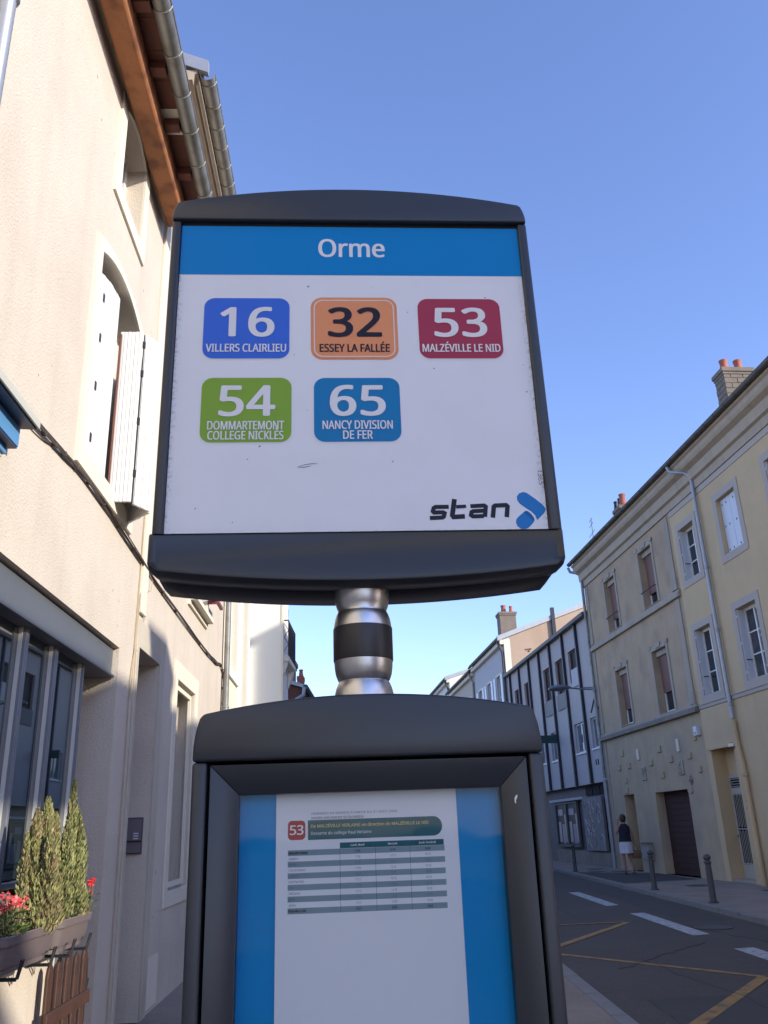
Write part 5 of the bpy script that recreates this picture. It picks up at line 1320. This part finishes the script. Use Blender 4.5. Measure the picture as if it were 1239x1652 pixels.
def text(body_, x0, z0, w, cap, mt, par, y, name='lettering', bold=0.0, align='L', rot=False, space=1.0):
    g = glyphs(body_, space)
    V = [(v.co.x, v.co.y) for v in g.vertices]; P_ = [tuple(p.vertices) for p in g.polygons]
    x_min = min(v[0] for v in V); x_max = max(v[0] for v in V)
    sz = cap/(CAPH+bold)
    sx = w/(x_max-x_min+2*bold) if w else sz*0.9
    W_ = (x_max-x_min)*sx
    off = {'L': 0, 'C': -W_/2, 'R': -W_}[align]
    o3 = ORIG.get(par.name, (0,0,0))
    b_ = bold
    copies = [(0,0,0)] if not b_ else [(-b_,0,0),(b_,0,1),(0,b_*0.5,2),(0,-b_*0.5,3),(-b_*0.7,b_*0.4,4),(b_*0.7,b_*0.4,5),(b_*0.7,-b_*0.4,6),(-b_*0.7,-b_*0.4,7)]
    vs = []; fs = []
    for (dx, dz, k) in copies:
        o_ = len(vs)
        for (vx, vz) in V:
            px_ = (vx-x_min)*sx+off+dx*sz; pz = (vz+dz+b_*0.5)*sz
            if rot: px_, pz = pz, -px_
            vs.append((x0+px_-o3[0], y-k*0.00003-o3[1], z0+pz-o3[2]))
        fs += [tuple(o_+i for i in f_) for f_ in P_]
    me = bpy.data.meshes.new(name); me.from_pydata(vs, [], fs)
    me.materials.append(M[mt])
    o = bpy.data.objects.new(name, me); COL.objects.link(o); o.parent = par; ORIG[o.name] = o3
    return o
# header band
band = poly_flat([(-0.2975,2.5075),(0.2985,2.5075),(0.2985,2.6094),(-0.2975,2.6094)], YP-0.0003, 'header_band', 'p_band', sg)
text('Orme', -0.0005, 2.5455, 0.117, 0.0375, 'p_white', band, YP-0.0006, bold=0.018, align='C')
def badge(x0, x1, z0, z1, mt, num, lines, tm='p_white', frame=False, border='p_white'):
    b = poly_flat(rrect(x0-0.0022, x1+0.0022, z0-0.0022, z1+0.0022, 0.0195), YP-0.0003, 'route_badge', border if not frame else 'p_32', sg)
    poly_flat(rrect(x0, x1, z0, z1, 0.018), YP-0.0006, 'badge_field', mt, b)
    if frame:
        o_ = rrect(x0+0.0030, x1-0.0030, z0+0.0030, z1-0.0030, 0.0155); i_ = rrect(x0+0.0046, x1-0.0046, z0+0.0046, z1-0.0046, 0.014)
        MB().ring_xz(o_, i_, YP-0.0009, YP-0.0008).build('badge_line', 'p_white', b)
    cx = (x0+x1)/2
    zb = z0+0.042 if len(lines) == 1 else z0+0.0465
    ch_ = 0.0575 if len(lines) == 1 else 0.0560
    text(num, cx+0.001, zb, 0.092, ch_, tm, b, YP-0.0012, 'number', bold=0.026, align='C', space=1.05)
    for k, (s_, w_) in enumerate(lines):
        zz = z0+0.0125 if len(lines) == 1 else z0+0.0225-k*0.0178
        text(s_, cx, zz, w_, 0.0152, tm, b, YP-0.0012, 'destination', bold=0.018, align='C')
badge(-0.2525,-0.1085,2.3415,2.4595,'p_16','16',[('VILLERS CLAIRLIEU',0.133)])
badge(-0.0705,0.0725,2.3415,2.4595,'p_32','32',[('ESSEY LA FALL\u00c9E',0.118)],'p_dark',True)
badge(0.1105,0.2535,2.3415,2.4595,'p_53','53',[('MALZ\u00c9VILLE LE NID',0.133)])
badge(-0.2505,-0.1045,2.1880,2.3050,'p_54','54',[('DOMMARTEMONT',0.123),('COLLEGE NICKL\u00c8S',0.121)])
badge(-0.0680,0.0735,2.1880,2.3045,'p_65','65',[('NANCY DIVISION',0.114),('DE FER',0.048)])
# operator mark: wordmark strokes and folded arrow
def L8(x, y): return (0.112+(x-437)*0.0002998, 2.054-(y-768)*0.000312)
def stroke(mb, pts, w, y):
    P_ = [Vector(p) for p in pts]; n = len(P_); L_, R_ = [], []
    for i in range(n):
        if i == 0: d = (P_[1]-P_[0]).normalized(); nn = Vector((-d.y, d.x)); s_ = 1
        elif i == n-1: d = (P_[i]-P_[i-1]).normalized(); nn = Vector((-d.y, d.x)); s_ = 1
        else:
            d1 = (P_[i]-P_[i-1]).normalized(); d2 = (P_[i+1]-P_[i]).normalized()
            n1 = Vector((-d1.y, d1.x)); n2 = Vector((-d2.y, d2.x)); nn = (n1+n2).normalized(); s_ = 1/max(0.5, nn.dot(n1))
        L_.append(P_[i]+nn*w/2*s_); R_.append(P_[i]-nn*w/2*s_)
    for i in range(n-1):
        mb.add([(q.x, y, q.y) for q in (L_[i], R_[i], R_[i+1], L_[i+1])], [(0,1,2,3)])
lg = MB()
def S(pts, w=16): stroke(lg, [L8(*p) for p in pts], w*0.00043, YP-0.0004)
S([(540,704),(470,704),(460,710),(455,728),(461,734),(508,733),(516,738),(511,756),(503,761),(437,763)])
S([(573,662),(556,750),(562,759),(622,756)], 18)
S([(655,702),(728,699),(736,705),(728,760)]); S([(722,756),(664,757),(655,750),(659,734),(668,729),(724,727)])
S([(769,765),(779,706),(788,700),(845,698),(852,705),(843,763)], 17)
lg.build('wordmark', 'p_dark', sg)
lg2 = MB(); stroke(lg2, [L8(579,704), L8(632,702)], 0.0055, YP-0.0006); lg2.build('wordmark_bar', 'p_dark', sg)
M['p_logo'] = ink('print logo blue', (0.018, 0.20, 0.55)); M['p_logo2'] = ink('print logo deep blue', (0.012, 0.125, 0.40))
poly_flat([L8(*p) for p in [(945,627),(962,633),(1000,662),(1040,697),(1053,715),(1052,732),(1040,748),(1003,781),(995,755),(975,733),(945,712),(918,690),(907,672),(907,652),(920,635)]][::-1], YP-0.0004, 'arrow_mark', 'p_logo', sg)
poly_flat([L8(*p) for p in [(890,790),(893,775),(905,762),(945,730),(958,733),(975,748),(988,770),(988,785),(975,802),(955,820),(940,827),(915,827),(898,814),(891,800)]][::-1], YP-0.0004, 'arrow_mark', 'p_logo', sg)
poly_flat([L8(*p) for p in [(945,730),(958,733),(975,748),(988,770),(988,785),(975,778),(955,757),(935,738)]][::-1], YP-0.0006, 'arrow_fold', 'p_logo2', sg)
text('1365', 0.2905, 2.136, 0.0255, 0.0075, 'p_grey', sg, YP-0.0004, 'serial_number', rot=True)
for k in range(2):
    pts = [(-0.080+0.0145*math.cos(a*0.5)+0.003*k, YP-0.0003, 2.1465+0.0022*math.sin(a*0.5)+0.0025*math.cos(a*0.5)+0.001*k) for a in range(11)]
    MB().tube(pts, 0.00022, 4).build('scratch', 'p_grey', sg)

# pole joint
PC = (0.0045, 0.055)
MB().lathe([(0.0430,1.955),(0.0425,1.940),(0.0405,1.928),(0.0375,1.920),(0.0385,1.916)], *PC, n=48).build('upper_collar', 'steel', sg, smooth=True)
MB().lathe([(0.0375,1.918),(0.0400,1.914),(0.0425,1.907),(0.0440,1.898),(0.0445,1.8925)], *PC, n=48).build('upper_bulge', 'steel', sg, smooth=True)
MB().lathe([(0.0452,1.8925),(0.0456,1.891),(0.0456,1.843),(0.0452,1.8415)], *PC, n=48).build('black_band', 'black_gloss', sg, smooth=True)
MB().lathe([(0.0445,1.8415),(0.0440,1.832),(0.0425,1.822),(0.0395,1.8135),(0.0375,1.811)], *PC, n=48).build('lower_bulge', 'steel', sg, smooth=True)
MB().lathe([(0.0375,1.811),(0.0395,1.808),(0.0425,1.800),(0.0448,1.790),(0.0455,1.780),(0.0455,1.75)], *PC, n=48).build('lower_collar', 'steel', sg, smooth=True)

# timetable case
XA, XB = -0.2385, 0.2545
bev_build(MB().ext_xz(cap_outline(XA, XB, 1.6975, 1.7185, 1.7625, 1.7855, 0.013), -0.002, TH), 'case_top', 'anthracite', sg)
bev_build(MB().box(XA, XA+0.0205, 0.0, TH-0.002, 0.70, 1.6965), 'case_rail', 'anthracite', sg, 0.004)
bev_build(MB().box(XB-0.0205, XB, 0.0, TH-0.002, 0.70, 1.6965), 'case_rail', 'anthracite', sg, 0.004)
bev_build(MB().box(XA, XB, -0.002, TH, 0.62, 0.699), 'case_bottom', 'anthracite', sg)
bev_build(MB().box(XA+0.021, XB-0.021, 0.045, TH-0.004, 0.70, 1.697), 'case_back', 'black_gap', sg, 0.001, 1)
# mitred door frame, sloping in to the glass
dx0, dx1, dz0, dz1 = -0.2135, 0.2300, 0.704, 1.6925
gx0, gx1, gz0, gz1 = -0.1735, 0.1910, 0.745, 1.6525
def bar(o1, o2, i2, i1):
    mb = MB()
    f_ = [(o1[0],0.001,o1[1]),(o2[0],0.001,o2[1]),(i2[0],0.009,i2[1]),(i1[0],0.009,i1[1])]
    b_ = [(o1[0],0.03,o1[1]),(o2[0],0.03,o2[1]),(i2[0],0.03,i2[1]),(i1[0],0.03,i1[1])]
    mb.add(f_+b_, [(0,1,2,3),(7,6,5,4),(0,4,5,1),(1,5,6,2),(2,6,7,3),(3,7,4,0)])
    return mb.build('door_frame', 'anthracite_door', sg, bevel=0.0015, seg=2, smooth=True)
e = 0.0003
bar((dx0,dz1),(dx1,dz1),(gx1,gz1),(gx0,gz1)); bar((dx0,dz0),(dx1,dz0),(gx1,gz0),(gx0,gz0))
bar((dx0,dz0+e),(dx0,dz1-e),(gx0,gz1-e),(gx0,gz0+e)); bar((dx1,dz0+e),(dx1,dz1-e),(gx1,gz1-e),(gx1,gz0+e))
MB().box(gx0-0.004, gx1+0.004, 0.0125, 0.0155, gz0-0.004, gz1+0.004).build('case_glass', 'case_glass', sg)
MB().box(gx0-0.02, gx1+0.02, 0.030, 0.034, gz0-0.02, gz1+0.02).build('backing_card', 'case_blue', sg)
YQ = 0.0275
ppr = MB().box(-0.1235, 0.1300, YQ, YQ+0.0008, 1.27, 1.6600).build('timetable_sheet', 'paper', sg)
# the sheet is slightly larger in print space because it lies behind the glass plane
kq = (1.24+YQ)/1.24
def Q(x, z): return (x*kq+0.0002, 1.6+(z-1.6)*kq)
def qrect(x0, x1, z0, z1, mt, name, y=0.0002):
    a = Q(x0, z0); b = Q(x1, z1); return poly_flat([(a[0],a[1]),(b[0],a[1]),(b[0],b[1]),(a[0],b[1])], YQ-y, name, mt, ppr)
def qtext(s_, x, z, w, cap, mt, y=0.0006, **kw):
    a = Q(x, z); return text(s_, a[0], a[1], w*kq if w else None, cap*kq, mt, ppr, YQ-y, **kw)
qtext('HORAIRES EN SERVICE \u00c0 PARTIR DU 31 AO\u00dbT 2020', -0.073, 1.6235, 0.117, 0.0028, 'p_grey')
qtext('(HORS VACANCES SCOLAIRES)', -0.073, 1.6178, 0.071, 0.0028, 'p_grey', bold=0.012)
a = Q(-0.105, 1.592); b = Q(-0.0815, 1.6165)
poly_flat(rrect(a[0], b[0], a[1], b[1], 0.0055), YQ-0.0002, 'line_badge', 'p_red', ppr)
qtext('53', -0.0932, 1.5985, 0.0185, 0.0122, 'p_white', bold=0.02, align='C')
a = Q(-0.078, 1.5915); b = Q(0.1055, 1.6165); r_ = (b[1]-a[1])*0.48
pts = [(a[0], a[1])] + [(b[0]-r_+r_*math.cos(RAD(t)), a[1]+r_+r_*math.sin(RAD(t))) for t in range(-90, 1, 15)] + [(b[0]-r_+r_*math.cos(RAD(t)), b[1]-r_+r_*math.sin(RAD(t))) for t in range(0, 91, 15)] + [(a[0], b[1])]
poly_flat(pts, YQ-0.0002, 'title_bar', 'p_teal', ppr)
qtext('De MALZ\u00c9VILLE VERLAINE en direction de MALZ\u00c9VILLE LE NID', -0.0738, 1.6068, 0.161, 0.0040, 'p_gold', bold=0.018)
qtext('Desserte du coll\u00e8ge Paul Verlaine', -0.0738, 1.5978, 0.082, 0.0037, 'p_white')
stops = ['Malz\u00e9ville Verlaine','Longeford','Pavillon','Croix de Mission','Passerelle','Ecole Paul Bert','Orme','Sadi Carnot','Barr\u00e8s','J\u00e9richo','Malz\u00e9ville Le Nid']
t1 = ['17:05','17:06','17:07','17:09','17:11','17:12','17:13','17:13','17:14','17:15','17:17']
t2 = ['12:10','12:11','12:12','12:14','12:16','12:16','12:18','12:18','12:19','12:20','12:22']
t3 = ['16:10','16:11','16:12','16:14','16:16','16:16','16:18','16:18','16:19','16:20','16:22']
qrect(-0.035, 0.1065, 1.5795, 1.5868, 'p_teal', 'table_header')
for s_, x in (('Lundi, Mardi', -0.011), ('Mercredi', 0.0365), ('Jeudi, Vendredi', 0.084)):
    qtext(s_, x, 1.5820, len(s_)*0.00155, 0.0026, 'p_white', bold=0.02, align='C')
rh = 0.0783/11
for i in range(11):
    zt_ = 1.5792-i*rh
    if i % 2 == 0: qrect(-0.105, 0.1072, zt_-rh, zt_, 'p_row', 'table_row')
    bd = 0.02 if i in (0, 10) else 0.0; mt_ = 'p_dark' if i in (0,10) else 'p_grey'
    qtext(stops[i], -0.1035, zt_-rh+0.0021, len(stops[i])*0.00135, 0.0030, mt_, bold=bd)
    for tt, x in ((t1, -0.011), (t2, 0.0365), (t3, 0.084)):
        qtext(tt[i], x, zt_-rh+0.0021, 0.0073, 0.0029, mt_, bold=bd, align='C')
for x in (-0.035, 0.013, 0.0600): qrect(x-0.0002, x+0.0002, 1.5005, 1.5795, 'p_dark', 'table_rule', 0.0004)
MB().add([(0.2110+0.0065*math.cos(RAD(a_)), 0.0035 if k_ else -0.0015, 1.30+0.0065*math.sin(RAD(a_))) for k_ in (0, 1) for a_ in range(0, 360, 24)], [tuple(range(15))]+[(i_, (i_+1)%15, 15+(i_+1)%15, 15+i_) for i_ in range(15)]).build('door_lock', 'steel', sg)
poly_flat([(0.2085,1.636),(0.2105,1.640),(0.2130,1.641),(0.2125,1.637),(0.2105,1.634),(0.2100,1.629),(0.2085,1.631)], 0.0015, 'paint_chip', 'p_white', sg)
# pole foot
MB().lathe([(0.045,0.13),(0.045,0.62)], *PC, n=32).build('post', 'steel', sg, smooth=True)
bev_build(MB().box(-0.14, 0.15, -0.06, 0.17, 0.122, 0.135), 'base_plate', 'anthracite', sg, 0.002)
for sx, sy in ((-0.11,-0.04),(0.12,-0.04),(-0.11,0.15),(0.12,0.15)):
    MB().lathe([(0.012,0.135),(0.012,0.147)], sx, sy, 6).build('bolt', 'steel', sg)
# house number
text('28', 2.90, 1.80, 0.24, 0.20, 'black_iron', hE, -0.004, 'house_number', bold=0.02)
